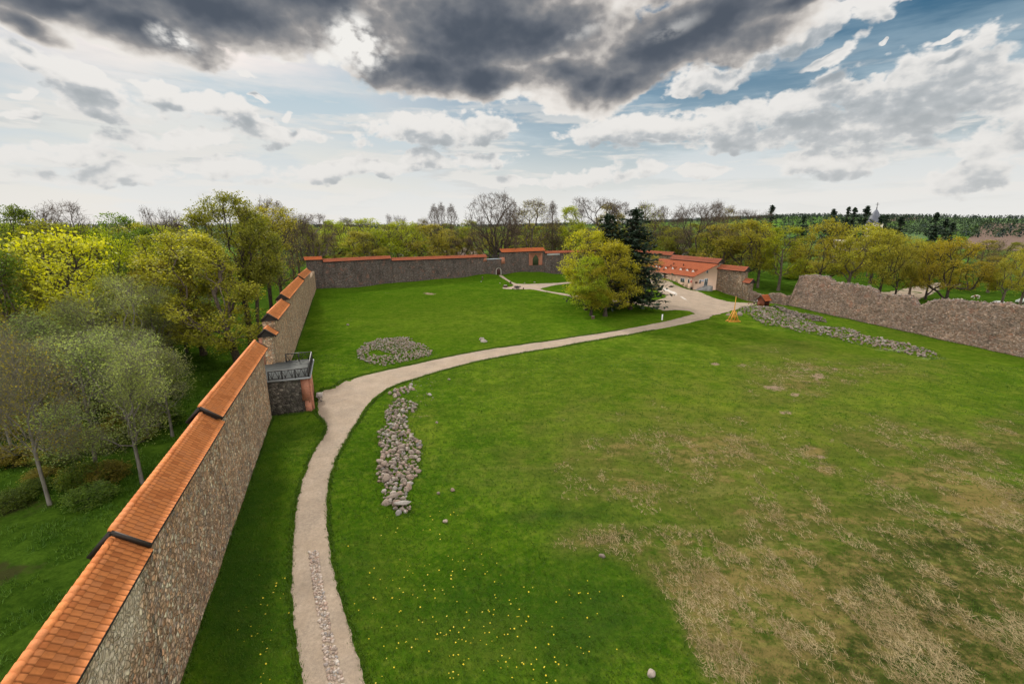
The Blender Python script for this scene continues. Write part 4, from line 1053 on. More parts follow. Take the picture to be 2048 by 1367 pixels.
HEAP = [z7(*q) for q in [(350, 520), (420, 515), (500, 545), (510, 585), (430, 620), (445, 700), (470, 760), (530, 800), (540, 870), (520, 900), (500, 950), (520, 985), (480, 1030), (440, 1110), (430, 1180), (460, 1210), (470, 1265), (380, 1270), (330, 1230), (290, 1190), (280, 1110), (235, 1040), (240, 1000), (245, 940), (262, 900), (282, 860), (255, 790), (255, 730), (300, 680), (290, 620), (310, 580)]]
HEAP2 = [z7(*q) for q in [(320, 470), (400, 440), (470, 415), (485, 450), (400, 492), (350, 503)]]
def poly_w(pp): return np.array([tuple(ground_at(*q)[:2]) for q in pp])
def scatter(poly, n, rmin, r_, tries=14000):
    lo, hi = poly.min(0), poly.max(0); out = []
    g = np.random.default_rng(r_.randrange(10 ** 9))
    c = lo + g.random((tries, 2)) * (hi - lo); c = c[inpoly(poly, c[:, 0], c[:, 1])]
    for x, y in c:
        if rmin and out and (np.hypot(*(np.array(out) - (x, y)).T) < rmin).any(): continue
        out.append((float(x), float(y)))
        if len(out) >= n: break
    return out
rs = random.Random(3)
HW = poly_w(HEAP)
GRP = 'fieldstones of the long heap beside the gravel path'
def put_stone(me, x, y, sz, up, label, group=None, sq=(1, 1, 1), rz=None):
    o = bpy.data.objects.new('fieldstone', me); COL.objects.link(o)
    o.location = (x, y, gz(x, y) + up); o.scale = (sz * sq[0], sz * sq[1], sz * sq[2])
    o.rotation_euler = (rs.uniform(-.35, .35), rs.uniform(-.35, .35), rs.uniform(0, 6.3) if rz is None else rz)
    return tag(o, label, 'stone', group)
big = scatter(HW, 196, .40, rs)
for x, y in big:
    near = max(0, min(1, (48 - y) / 14))
    sz = rs.choice((rs.uniform(.34, .55), rs.uniform(.5, .72))) * (1 + .25 * near); put_stone(rs.choice(stones), x, y, sz, sz * .06, 'rounded grey or brown fieldstone lying in the long heap beside the path', GRP)
for x, y in scatter(HW, 60, .6, rs):
    sz = rs.uniform(.32, .55); put_stone(rs.choice(stones), x, y, sz, sz * .2 + .2, 'rounded grey or brown fieldstone lying in the long heap beside the path', GRP)
for x, y in scatter(poly_w(HEAP2), 24, .4, rs):
    sz = rs.uniform(.4, .75); put_stone(rs.choice(stones), x, y, sz, sz * .15, 'dark fieldstone in the sparse upper tail of the long heap by the path bend', 'stones of the sparse upper tail')
for (a, b), sz, lab in (((415, 1212), 1.25, 'long flat pale slab at the bottom end of the long stone heap'), ((400, 845), .95, 'large angular grey boulder in the middle of the long stone heap'), ((305, 1050), 1.05, 'large grey boulder low on the left edge of the long stone heap'),
                        ((295, 955), .95, 'large tan rounded boulder on the left edge of the long stone heap'), ((265, 935), .85, 'dark boulder at the outer left corner of the long stone heap'), ((350, 1165), 1.1, 'big rounded boulder just above the pale end slab of the long heap')):
    p = ground_at(*z7(a, b)); put_stone(SLAB if 'slab' in lab else stones[len(lab) % 9], p.x, p.y, sz, sz * .2 + .12, lab, None, (1.25, .8, .9) if 'slab' in lab else (1, 1, 1), .1 if 'slab' in lab else None)
for (px, py), sz, lab in (((963.5, 679), 1.3, 'pale rounded boulder, left of a pair on the middle lawn'), ((968, 683.5), 1.15, 'darker rounded boulder, right of a pair on the middle lawn'),
                         ((898, 759), .55, 'lone pale stone in the grass right of the path bend'), ((874, 845), .4, 'small pale stone in the grass right of the long heap, level with its middle'), ((905, 981), .55, 'grey stone in the grass to the right of the lower heap'), ((891, 1043), .5, 'flat whitish stone in the grass below the long heap'),
                         ((877, 987), .4, 'small pale stone between lower heap and a grey stone'), ((860, 790), .6, 'brown stone just right of the upper tail of the long heap'), ((1204, 1112), .55, 'single white stone at the edge of the dry grass'), ((1302, 1349), .6, 'dull grey stone in the mown grass at the bottom edge'),
                         ((1478, 630), 2.0, 'blue-grey boulder behind the yellow siege engine'), ((1457, 630), 1.3, 'pale flat boulder left of the yellow siege engine'), ((1000, 566.5), .7, 'small white stone on the lawn below the arched door'), ((962.5, 563.5), .7, 'small white stone at the foot of a thin post'),
                         ((1069, 565), 1.0, 'flat white stone on the grass above the garden path'), ((1049, 566), .7, 'smaller flat white stone just above the garden path'), ((696, 650), .8, 'half-buried pale stone in the lawn near the left wall')):
    p = ground_at(px, py); put_stone(stones[len(lab) % 9], p.x, p.y, sz, sz * .12, lab)
def stone_mass(name, places, mat, label, cat, parent=None, seed=1):
    base = []
    for i in range(6):
        me = stone_mesh(200 + i, 1); v = np.empty(len(me.vertices) * 3, np.float32); me.vertices.foreach_get('co', v)
        f = np.array([p.vertices[:] for p in me.polygons]); base.append((v.reshape(-1, 3), f)); bpy.data.meshes.remove(me)
    V, F, n = [], [], 0; g = np.random.default_rng(seed)
    for (x, y, z, s) in places:
        v, f = base[g.integers(6)]; a = g.uniform(0, 6.28); t = g.uniform(-.5, .5)
        R = np.array([[math.cos(a), -math.sin(a), 0], [math.sin(a), math.cos(a), 0], [0, 0, 1]]) @ np.array([[1, 0, 0], [0, math.cos(t), -math.sin(t)], [0, math.sin(t), math.cos(t)]])
        V.append(v @ R.T * s + (x, y, z)); F.append(f + n); n += len(v)
    o = link(name, mesh(name, np.concatenate(V), [np.concatenate(F)], False), mat, parent)
    o['kind'] = 'stuff'
    if label: tag(o, label, cat)
    return o
def mass_places(poly, n, s0, s1, hmax, wid, hole=None, r_=rs):
    pl = []
    for x, y in scatter(poly, n, 0, r_):
        if hole is not None and inpoly(hole, np.array([x]), np.array([y]))[0]: continue
        d2 = min(math.hypot(x - a, y - b) for a, b in poly)
        lift = hmax * min(1, d2 / wid) * r_.uniform(.3, 1)
        s = r_.uniform(s0, s1); pl.append((x, y, gz(x, y) + lift + s * .02, s))
    return pl
fill = [(x, y, gz(x, y) + rs.uniform(.0, .3), rs.uniform(.15, .34)) for x, y in scatter(HW, 520, 0, rs)]
fill += [(x, y, gz(x, y) + .02, rs.uniform(.1, .25)) for x, y in scatter(poly_w([z7(330, 380), (850, 755), z7(620, 380), z7(640, 500), z7(560, 560), z7(480, 500), z7(340, 500)]), 60, 0, rs)]
stone_mass('heap_rubble', fill, SMI, 'small stones filling the long fieldstone heap beside the path', 'rubble', seed=4)
RING = poly_w([z7(*q) for q in [(110, 195), (190, 145), (330, 117), (440, 112), (495, 150), (600, 195), (590, 235), (450, 265), (300, 300), (200, 285), (120, 260)]])
HOLE = poly_w([z7(*q) for q in [(150, 222), (220, 205), (330, 222), (400, 228), (340, 245), (220, 240)]])
stone_mass('stone_ring_heap', mass_places(RING, 1300, .25, .5, .5, 2.2, HOLE), SMI, 'ring-shaped heap of small stones on the lawn above the path', 'stone heap', seed=5)
RUB = poly_w([(1476, 621), (1487, 613), (1520, 613), (1545, 614), (1552, 622), (1573, 628), (1600, 634), (1620, 645), (1640, 652), (1668, 654), (1690, 656), (1735, 672), (1792, 684), (1855, 699), (1887, 717), (1860, 717), (1823, 710), (1752, 697), (1707, 687), (1660, 674), (1626, 669), (1594, 664), (1560, 653), (1530, 651), (1510, 639), (1500, 631)])
stone_mass('rubble_bank', mass_places(RUB, 1350, .26, .8, .42, 2.5), SMB, 'long bank of pinkish grey rubble stones in front of the ruined wall', 'rubble', seed=6)
RUB2 = poly_w([(1545, 612), (1600, 628), (1640, 634), (1655, 645), (1630, 643), (1600, 636), (1570, 628)])
stone_mass('dark_rubble_bank', mass_places(RUB2, 360, .4, .9, .6, 2), SMD, 'darker earthy rubble along the upper edge of the stone bank', 'rubble', seed=7)
# loose stones along the broken wall tops
pl = []
for (t, z) in st2:
    for k in range(6):
        o_ = rs.uniform(-1.85, .06); p = U3(t + rs.uniform(-.3, .3), o_); pl.append((p.x, p.y, z + rs.uniform(-.12, .2), rs.uniform(.22, .62)))
stone_mass('top_stones', pl, SMI, None, None, wru, 8)
pl = []
for (t, z) in [(s_, g_) for s_, g_ in st if False]: pass

# ------------------------------------------------------------------ tree growth
def grow(pts, trunk, seed, alpha=.32, ang=.6, wig=.10, droop=0.):
    """connects crown points to the nearest suitable node: returns node positions, parents"""
    g = np.random.default_rng(seed)
    N = len(pts) * 6 + len(trunk) + 10
    pos = np.zeros((N, 3)); par = -np.ones(N, int); dist = np.zeros(N); dirv = np.zeros((N, 3)); n = 0
    for i, p in enumerate(trunk):
        pos[n] = p; par[n] = n - 1
        dirv[n] = (np.array(trunk[i]) - np.array(trunk[max(i - 1, 0)])) if i else (0, 0, 1)
        dirv[n] /= max(np.linalg.norm(dirv[n]), 1e-6)
        dist[n] = dist[n - 1] + np.linalg.norm(pos[n] - pos[n - 1]) if i else 0; n += 1
    first = max(1, len(trunk) // 4)
    ok = np.ones(N, bool); ok[:first] = False
    c0 = np.array(trunk[len(trunk) // 2]); order = np.argsort(np.linalg.norm(pts - c0, axis=1) + g.uniform(0, 1.0, len(pts)))
    ends = []
    for k in order:
        p = pts[k]; v = p - pos[:n]; L = np.linalg.norm(v, axis=1) + 1e-6
        cs = (v * dirv[:n]).sum(1) / L
        cost = L * (1 + ang * (1 - cs)) + alpha * dist[:n]
        cost[~ok[:n]] = 1e9
        j = int(np.argmin(cost)); Lj = L[j]
        m = int(min(5, max(1, round(Lj / .8)))); prev = j; d0 = dirv[j]
        for i in range(1, m + 1):
            t = i / m
            q = pos[j] + v[j] * t + d0 * Lj * .28 * t * (1 - t) + (g.normal(0, wig * Lj / m, 3) if i < m else 0)
            q[2] += droop * Lj * t * (1 - t)
            pos[n] = q; par[n] = prev; dd = q - pos[prev]; ln = np.linalg.norm(dd) + 1e-6
            dirv[n] = dd / ln; dist[n] = dist[prev] + ln; prev = n; n += 1
        ends.append(prev)
    return pos[:n], par[:n], np.array(ends), dirv[:n]
def radii(pos, par, tip, trunk_r, ex=2.3):
    n = len(par); a = np.zeros(n); ch = np.zeros(n, int)
    for i in range(n):
        if par[i] >= 0: ch[par[i]] += 1
    a[ch == 0] = tip ** ex
    for i in range(n - 1, 0, -1): a[par[i]] += a[i]
    r = a ** (1 / ex); k = math.log(trunk_r / tip) / math.log(r[0] / tip)
    return tip * (r / tip) ** k
def tubes(P0, P1, R0, R1, sides):
    """independent frusta, vectorised: returns V, F"""
    d = P1 - P0; L = np.linalg.norm(d, axis=1, keepdims=True) + 1e-9; d = d / L
    up = np.where(np.abs(d[:, 2:3]) < .9, np.array([[0, 0, 1.]]), np.array([[1., 0, 0]]))
    s = np.cross(d, up); s /= np.linalg.norm(s, axis=1, keepdims=True); u = np.cross(s, d)
    a = np.arange(sides) * 2 * np.pi / sides; ca, sa = np.cos(a)[None, :, None], np.sin(a)[None, :, None]
    ring = s[:, None] * ca + u[:, None] * sa
    V = np.concatenate([P0[:, None] + ring * R0[:, None, None], (P1 + d * R1[:, None] * .3)[:, None] + ring * R1[:, None, None]], 1)
    n = len(P0); b = (np.arange(n) * 2 * sides)[:, None]; k = np.arange(sides)[None]; k2 = (k + 1) % sides
    F = np.stack([b + k, b + k2, b + sides + k2, b + sides + k], -1).reshape(-1, 4)
    return V.reshape(-1, 3), F
def cards(C, size, g, aspect=.8, flat=.0):
    """random leaf quads (slightly folded)"""
    n = len(C); nrm = g.normal(0, 1, (n, 3)); nrm[:, 2] = np.abs(nrm[:, 2]) + flat; nrm /= np.linalg.norm(nrm, axis=1, keepdims=True)
    t = g.normal(0, 1, (n, 3)); a = np.cross(nrm, t); a /= np.linalg.norm(a, axis=1, keepdims=True); b = np.cross(nrm, a)
    s = size * g.uniform(.65, 1.35, (n, 1)); a = a * s * .5; b = b * s * .5 * aspect
    V = np.stack([C - a, C - b * .9 + nrm * s * .08, C + a, C + b * .9 + nrm * s * .08], 1).reshape(-1, 3)
    return V, (np.arange(n) * 4)[:, None] + np.arange(4)[None]
def bark(name, c1, c2):
    m, nt = material(name); co = objco(nt); n = nt.noise(nt.mapping(co, scale=(1, 1, .25)), 5, 5, .65)
    finish(nt, nt.mix(nt.step(n, .3, .7), c1, c2), .95, .1, bump=n, bstr=.6, bdist=.05); return m
def leaf(name, c1, c2, c3, trans=.52, objvar=.022, k=1.0):
    m, nt = material(name)
    c1, c2, c3 = [tuple(x * k for x in c) for c in (c1, c2, c3)]
    r = X(nt, nt.node('ShaderNodeNewGeometry').outputs['Random Per Island']); ob = X(nt, nt.node('ShaderNodeObjectInfo').outputs['Random'])
    n = nt.noise(objco(nt), .35, 3, .6)
    c = nt.ramp(r * .6 + nt.step(n, .3, .7) * .4, [(.1, c1), (.5, c2), (.9, c3)])
    c = nt.hsv(c, nt.math('MULTIPLY_ADD', ob, objvar, .5 - objvar / 2), 1, nt.math('MULTIPLY_ADD', ob, .3, .85))
    finish(nt, c, .6, .25)
    tr = nt.node('ShaderNodeBsdfTranslucent'); nt.put(tr.inputs[0], nt.hsv(c, .49, 1.1, 1.25))
    mx = nt.node('ShaderNodeMixShader'); mx.inputs[0].default_value = trans
    out = nt.n['Material Output']; nt.l.new(nt.bsdf.outputs[0], mx.inputs[1]); nt.l.new(tr.outputs[0], mx.inputs[2]); nt.l.new(mx.outputs[0], out.inputs[0])
    return m
BK = bark('bark_grey_brown', (.055, .042, .032), (.15, .12, .095)); BKD = bark('bark_dark', (.028, .022, .018), (.075, .06, .048)); BKP = bark('bark_pale', (.11, .10, .085), (.22, .20, .175))
TWG = bark('twig_brown', (.07, .05, .038), (.13, .095, .072)); TWGY = bark('twig_bronze', (.12, .085, .035), (.18, .13, .05))
LF = dict(yellow=leaf('leaf_yellow_green', (.155, .16, .020), (.29, .285, .034), (.44, .41, .06), k=1.1), gold=leaf('leaf_gold', (.16, .155, .018), (.27, .25, .026), (.37, .335, .045), k=1.12), lime=leaf('leaf_lime', (.12, .155, .012), (.21, .25, .018), (.30, .33, .03), k=1.3),
          olive=leaf('leaf_olive', (.075, .085, .013), (.14, .15, .019), (.21, .21, .03), k=1.3), green=leaf('leaf_green', (.05, .085, .012), (.09, .14, .018), (.14, .195, .028), k=1.2), bronze=leaf('leaf_bronze', (.18, .15, .018), (.27, .225, .026), (.35, .29, .04), k=1.15),
          willow=leaf('leaf_willow', (.19, .255, .055), (.28, .35, .09), (.36, .42, .15), .55), dark=leaf('needle_dark', (.010, .022, .012), (.018, .036, .018), (.03, .052, .025), .12, .03), khaki=leaf('leaf_khaki', (.13, .12, .02), (.20, .18, .027), (.26, .23, .04), k=1.3))
def make_tree(seed, H, cb, rx, shape='dome', npts=700, tr=.32, top=.55, lumps=26, leafn=10, leafs=.3, leafsig=.45, twign=0, twigr=.018, twigl=.9, lean=(0, 0), alpha=.32, tip=.018, stems=1, inner=.25, ang=.6, leaf_frac=1., droop=0., flat=.35, lumpsig=.2, asym=.15):
    """one tree: (trunk mesh, crown mesh). shape gives the crown radius along its height"""
    g = np.random.default_rng(seed)
    def prof(t):
        if shape == 'dome': return np.sin(np.pi * np.clip(.16 + .84 * t, 0, 1)) ** .55 if False else np.clip(1 - np.abs((t - .42) / .60) ** 2.4, 0, 1) ** .55
        if shape == 'oval': return np.clip(1 - np.abs((t - .45) / .58) ** 2, 0, 1) ** .6
        if shape == 'vase': return np.clip(1 - np.abs((t - .66) / .70) ** 2.6, 0, 1) ** .6
        if shape == 'narrow': return np.clip(1 - np.abs((t - .35) / .68) ** 1.8, 0, 1) ** .8
        if shape == 'broad': return np.clip(1 - np.abs((t - .35) / .66) ** 2.8, 0, 1) ** .55
    P = []
    ph = g.uniform(0, 6.28, 3)
    lt = g.uniform(.04, .97, lumps); la = g.uniform(0, 6.28, lumps); lr = np.sqrt(g.uniform(.35, 1, lumps))
    asy = lambda a, t: 1 + asym * np.sin(a + ph[0]) + asym * .8 * np.sin(2 * a + ph[1] + 3 * t)
    LC = np.stack([np.cos(la) * lr * prof(lt) * rx * asy(la, lt), np.sin(la) * lr * prof(lt) * rx * asy(la, lt), cb + lt * (H - cb)], 1)
    k = g.integers(0, lumps, npts); sg = lumpsig * rx
    P = LC[k] + g.normal(0, 1, (npts, 3)) * np.array([sg, sg, sg * .75])
    u = g.random(npts) < inner
    t = g.random(npts); a = g.uniform(0, 6.28, npts); r = np.sqrt(g.random(npts)) * prof(t) * rx * asy(a, t)
    P[u] = np.stack([np.cos(a) * r, np.sin(a) * r, cb + t * (H - cb)], 1)[u]
    t = (P[:, 2] - cb) / (H - cb); rr = np.hypot(P[:, 0], P[:, 1]); a = np.arctan2(P[:, 1], P[:, 0])
    keep = (t > -.06) & (t < 1.03) & (rr < prof(np.clip(t, .02, .98)) * rx * asy(a, t) * 1.12 + .15)
    P = P[keep]
    lx = np.array([lean[0], lean[1], 0.])
    P = P + lx * (P[:, 2:3] / H) ** 1.3
    allV = []; 
    trunk = []
    nt_ = max(6, int(H * top / 1.1))
    ph2 = g.uniform(0, 6.28, 2); amp = .022 * H
    for i in range(nt_ + 1):
        f = i / nt_; z = f * H * top
        trunk.append(np.array([amp * .5 * math.sin(2.6 * f + ph2[0]) * f, amp * .5 * math.sin(3.1 * f + ph2[1]) * f, z]) + lx * (z / H) ** 1.3)
    pos, par, ends, dv = grow(P, trunk, seed, alpha, ang, .10, droop)
    r = radii(pos, par, tip, tr)
    # root flare
    fl = np.clip(1 - pos[:, 2] / (H * .07), 0, 1); r = r * (1 + .55 * fl * (par < nt_) )
    i = np.arange(1, len(par)); p0, p1 = pos[par[i]], pos[i]; r1 = r[i]; r0 = np.minimum(r[par[i]], r1 * 1.35)
    r0 = np.where(i <= nt_, r[par[i]], r0)
    p0 = p0.copy(); p0[(par[i] == 0), 2] -= .6
    th = r1 > .045
    V1, F1 = tubes(p0[th], p1[th], r0[th], r1[th], 7 if tr > .2 else 5)
    V2, F2 = tubes(p0[~th], p1[~th], r0[~th], r1[~th], 3)
    tm = mesh('trunk', np.concatenate([V1, V2]), [np.concatenate([F1, F2 + len(V1)])] , True)
    # crown: twigs and leaves
    CV, CF, CM, n = [], [], [], 0
    E = pos[ends]; ED = dv[ends]
    if twign:
        b = np.repeat(E, twign, 0); d = np.repeat(ED, twign, 0) * .7 + g.normal(0, .55, (len(b), 3)); d[:, 2] += .25
        d /= np.linalg.norm(d, axis=1, keepdims=True); L = twigl * g.uniform(.45, 1.2, (len(b), 1)); q = b + d * L
        # second order twigs
        f = g.uniform(.2, .9, (len(b), 1)); b2 = b + d * L * f; d2 = d * .7 + g.normal(0, .6, d.shape); d2 /= np.linalg.norm(d2, axis=1, keepdims=True); q2 = b2 + d2 * L * .6
        b = np.concatenate([b, b2]); q = np.concatenate([q, q2]); L = np.concatenate([L, L])
        v, f_ = tubes(b, q, np.full(len(b), twigr), np.full(len(b), twigr * .45), 3)
        CV.append(v); CF.append(f_); CM.append(1); n += len(v); tips = np.concatenate([b, q, q])
    if leafn:
        src = E[g.random(len(E)) < leaf_frac]
        C = np.repeat(src, leafn, 0) + g.normal(0, 1, (len(src) * leafn, 3)) * np.array([leafsig, leafsig, leafsig * .65])
        v, f_ = cards(C, leafs, g, .8, flat)
        CV.append(v); CF.append(f_ + n); CM.append(0)
    cm = mesh('crown', np.concatenate(CV), CF, False, CM)
    return tm, cm, H
def make_spruce(seed, H, R, cb=.06, dens=1., sag=.35, n0=6, tr=.28, step=.42, cs=.55, sparse=0., pw=.85):
    g = np.random.default_rng(seed); C = []; P0 = []; P1 = []; R0 = []; z = H * cb
    while z < H - .25:
        f = z / H; L = R * (1 - f) ** pw * 1.02 + .12
        nb = n0 if f < .8 else n0 - 2
        for k in range(nb):
            if g.random() < sparse: continue
            a = g.uniform(0, 6.28); l = L * g.uniform(.6, 1.15); d = np.array([math.cos(a), math.sin(a), 0]); zz = z + g.uniform(-.2, .2)
            m = max(2, int(l / .38 * dens)); s = np.linspace(.12, 1, m)
            pts = np.array([0, 0, zz]) + d * (s * l)[:, None]; pts[:, 2] += -sag * l * s * (1 - .45 * s) + .1 * l * s ** 3
            P0.append([0, 0, zz]); P1.append(pts[-1]); R0.append(.02 + .012 * l)
            for rep in range(2): C.append(pts + g.normal(0, .14, pts.shape) * np.array([1 + .7 * l / R, 1 + .7 * l / R, .8]))
        z += step * (1 - .45 * f) * g.uniform(.8, 1.2)
    C.append(np.stack([np.zeros(8), np.zeros(8), np.linspace(H - .8, H, 8)], 1))
    C = np.concatenate(C)
    V, F = tubes(np.array([[0, 0, -.6]]), np.array([[0, 0, H * .96]]), np.array([tr]), np.array([.03]), 8)
    V2, F2 = tubes(np.array(P0, float), np.array(P1), np.array(R0), np.full(len(R0), .012), 3)
    tm = mesh('trunk', np.concatenate([V, V2]), [np.concatenate([F, F2 + len(V)])], True)
    v, f_ = cards(C, cs, g, .55, .2)
    # needles droop: stretch quads downward a little
    cm = mesh('crown', v, [f_], False, [0])
    return tm, cm, H
LF['bright'] = leaf('leaf_bright', (.21, .215, .018), (.37, .365, .03), (.50, .475, .06), k=1.08)
PROTO = {}
def proto(key, t, lf, bk, tw=TWG):
    tm, cm, H = t
    tm.materials.append(bk); cm.materials.append(LF[lf]); cm.materials.append(tw)
    xy = np.empty(len(cm.vertices) * 3, np.float32); cm.vertices.foreach_get('co', xy); xy = xy.reshape(-1, 3)
    w = np.percentile(xy[:, 0], 98.5) - np.percentile(xy[:, 0], 1.5)
    PROTO[key] = (tm, cm, float(np.percentile(xy[:, 2], 99.7)), float(w))
def recolor(key, src, lf, bk=None):
    tm, cm, H, w = PROTO[src]; cm = cm.copy(); cm.materials[0] = LF[lf]
    if bk: tm = tm.copy(); tm.materials[0] = bk
    PROTO[key] = (tm, cm, H, w)
proto('maple_a', make_tree(1, 17, 4.0, 6.2, 'dome', 900, .36, .5, 34, 10, .31, .40, flat=.5, lumpsig=.115, inner=.08, asym=.24), 'yellow', BKD)
proto('maple_b', make_tree(2, 18, 4.5, 6.0, 'dome', 900, .34, .55, 32, 10, .31, .40, lean=(1.5, 0), flat=.5, lumpsig=.115, inner=.08, asym=.24), 'yellow', BK)
proto('lime_a', make_tree(3, 20, 5, 5.0, 'oval', 800, .34, .62, 32, 9, .31, .40, lumpsig=.125, inner=.1, asym=.22), 'lime', BK)
proto('lime_b', make_tree(4, 20, 4, 5.5, 'broad', 850, .36, .55, 34, 9, .31, .40, lumpsig=.125, inner=.1, asym=.22), 'lime', BKD)
proto('wide_a', make_tree(5, 15, 3.4, 6.8, 'broad', 900, .38, .42, 36, 10, .31, .40, flat=.6, lumpsig=.11, inner=.08, asym=.22), 'bronze', BKD)
proto('big_near', make_tree(6, 22, 4.0, 6.8, 'oval', 1800, .50, .62, 58, 13, .27, .36, lumpsig=.105, flat=.4, inner=.08, asym=.25, lean=(-4.2, 0)), 'yellow', BK)
proto('big_near_b', make_tree(7, 26, 10, 7.2, 'dome', 2100, .50, .6, 56, 12, .29, .40, lumpsig=.12, inner=.14, asym=.12, lean=(-1.5, 0)), 'olive', BKD)
proto('near_up', make_tree(36, 20, 2.2, 6.4, 'oval', 1700, .42, .6, 58, 13, .27, .38, lumpsig=.11, flat=.4, inner=.12, asym=.2), 'bright', BKD)
proto('tall_a', make_tree(41, 27, 13, 4.6, 'oval', 900, .34, .7, 30, 11, .31, .42, lumpsig=.15, inner=.15, asym=.22, lean=(-2.2, .4)), 'olive', BK)
proto('tall_b', make_tree(42, 27, 12, 4.2, 'vase', 850, .32, .7, 28, 10, .31, .42, lumpsig=.15, inner=.15, asym=.22, lean=(1.8, -.3)), 'yellow', BKD)
proto('bare_oak', make_tree(8, 24, 5.0, 9.5, 'dome', 1700, .80, .42, 46, 0, .3, .5, 5, .022, 1.15, alpha=.42, tip=.022, ang=.75), 'olive', BKD)
proto('bare_elm', make_tree(9, 22, 5.5, 6.2, 'vase', 900, .42, .5, 30, 0, .3, .5, 4, .016, 1.05, lumpsig=.15, inner=.12, alpha=.38, ang=.9), 'olive', BKD)
proto('bare_elm_b', make_tree(10, 22, 6.5, 5.2, 'oval', 750, .36, .6, 26, 0, .3, .5, 4, .016, 1.0, lumpsig=.15, inner=.12, alpha=.35, ang=.9), 'olive', BK)
proto('bare_poplar', make_tree(12, 22, 5.0, 2.8, 'narrow', 620, .22, .85, 40, 0, .3, .4, 4, .017, .9, alpha=.2, ang=1.2, inner=.4), 'olive', BK)
proto('budding', make_tree(13, 21, 4.5, 5.8, 'oval', 1000, .36, .55, 32, 4, .26, .5, 4, .018, .95, leaf_frac=.75, ang=.85), 'khaki', BK)
proto('budding_b', make_tree(14, 19, 4, 5.6, 'vase', 950, .32, .5, 30, 4, .26, .5, 4, .018, .95, leaf_frac=.8, ang=.85), 'olive', BKD)
proto('willow', make_tree(15, 13, 3.8, 3.6, 'vase', 1100, .15, .75, 9, 9, .14, .62, 2, .008, .9, tip=.009, inner=.12, lumpsig=.19, ang=.9, asym=.35), 'willow', BKP, bark('twig_grey', (.10, .095, .06), (.17, .155, .11)))
proto('willow_b', make_tree(16, 14, 3.8, 3.0, 'narrow', 1000, .15, .8, 8, 9, .14, .62, 2, .008, .9, tip=.009, inner=.12, lumpsig=.24, lean=(.9, 0), asym=.35), 'willow', BKP, bpy.data.materials['twig_grey'])
proto('greybush', make_tree(17, 12, 4.2, 2.8, 'narrow', 800, .14, .8, 14, 6, .13, .6, 3, .009, 1.1, tip=.009, inner=.2, lumpsig=.26, asym=.35), 'willow', BKP, bpy.data.materials['twig_grey'])
proto('spruce_a', make_spruce(20, 20, 4.6, .08, 1.1, .40, 8, .30, .46, .62, .10, .58), 'dark', BKD)
proto('spruce_b', make_spruce(21, 17, 2.9, .08, 1.1, .4, 8, .25, .40, .58), 'dark', BKD)
proto('spruce_far', make_spruce(22, 19, 3.3, .12, .9, .25, 6, .24, .70, .75, .15), 'dark', BKD)
proto('shrub', make_tree(23, 3.6, .3, 2.3, 'broad', 260, .07, .5, 16, 12, .24, .32, tip=.012), 'green', BKD)
for k, s, l in (('lime_c', 'maple_a', 'lime'), ('gold_a', 'maple_b', 'gold'), ('gold_b', 'wide_a', 'gold'), ('bronze_b', 'maple_a', 'bronze'), ('olive_a', 'lime_a', 'olive'), ('olive_b', 'lime_b', 'olive'), ('green_a', 'lime_a', 'green'), ('green_b', 'lime_b', 'green'), ('yellow_b', 'lime_b', 'yellow'), ('gold_c', 'lime_a', 'khaki'),
                ('near_green', 'big_near_b', 'green'), ('near_lime', 'big_near', 'lime'), ('near_gold', 'big_near', 'gold'), ('maple_bright', 'maple_a', 'bright'), ('grey_khaki', 'greybush', 'khaki'), ('near_up_lime', 'near_up', 'lime'), ('budding_g', 'budding', 'lime'), ('shrub_y', 'shrub', 'lime'), ('shrub_k', 'shrub', 'khaki')): recolor(k, s, l)

def tree(key, px, Y, top_py, w_px=None, label='', group=None, rz=None, name=None, sink=0., by=None, cat=None):
    """stand one tree at depth Y on the pixel's line of sight; its top reaches top_py; w_px is the crown width"""
    tm, cm, H, W = PROTO[key]
    X_ = Y * (px - 1024) / (FPX * CP) if by is None else None
    if by is not None: p = ground_at(px, by); X_, Y = p.x, p.y
    else:
        # x on the ray at depth Y (solve with ground height)
        z = gz(X_, Y)
        for _ in range(4):
            f = Y * CP - (z - CAMH) * SP; X_ = (px - 1024) / FPX * f; z = gz(X_, Y)
    z = gz(X_, Y) - sink
    lo, hi = z, z + 80
    for _ in range(40):
        mid = (lo + hi) / 2
        if proj(X_, Y, mid)[1] > top_py: lo = mid
        else: hi = mid
    s = (lo - z) / H
    f = Y * CP - (z + lo - z - CAMH) * SP
    sx = s if w_px is None else w_px * f / FPX / W
    sx = max(.55 * s, min(1.7 * s, sx))

    nm = name or ('spruce_tree' if 'spruce' in key else 'shrub' if 'shrub' in key else 'bare_tree' if 'bare' in key else 'leafy_tree')
    o = empty(nm, (X_, Y, z), label, cat or ('shrub' if 'shrub' in key else 'tree'), group, rnd.uniform(0, 6.28) if rz is None else rz)
    o.scale = (sx, sx, s)
    for pn_, me in (('trunk', tm), ('crown', cm)):
        c = bpy.data.objects.new(pn_, me); COL.objects.link(c); c.parent = o
    return o

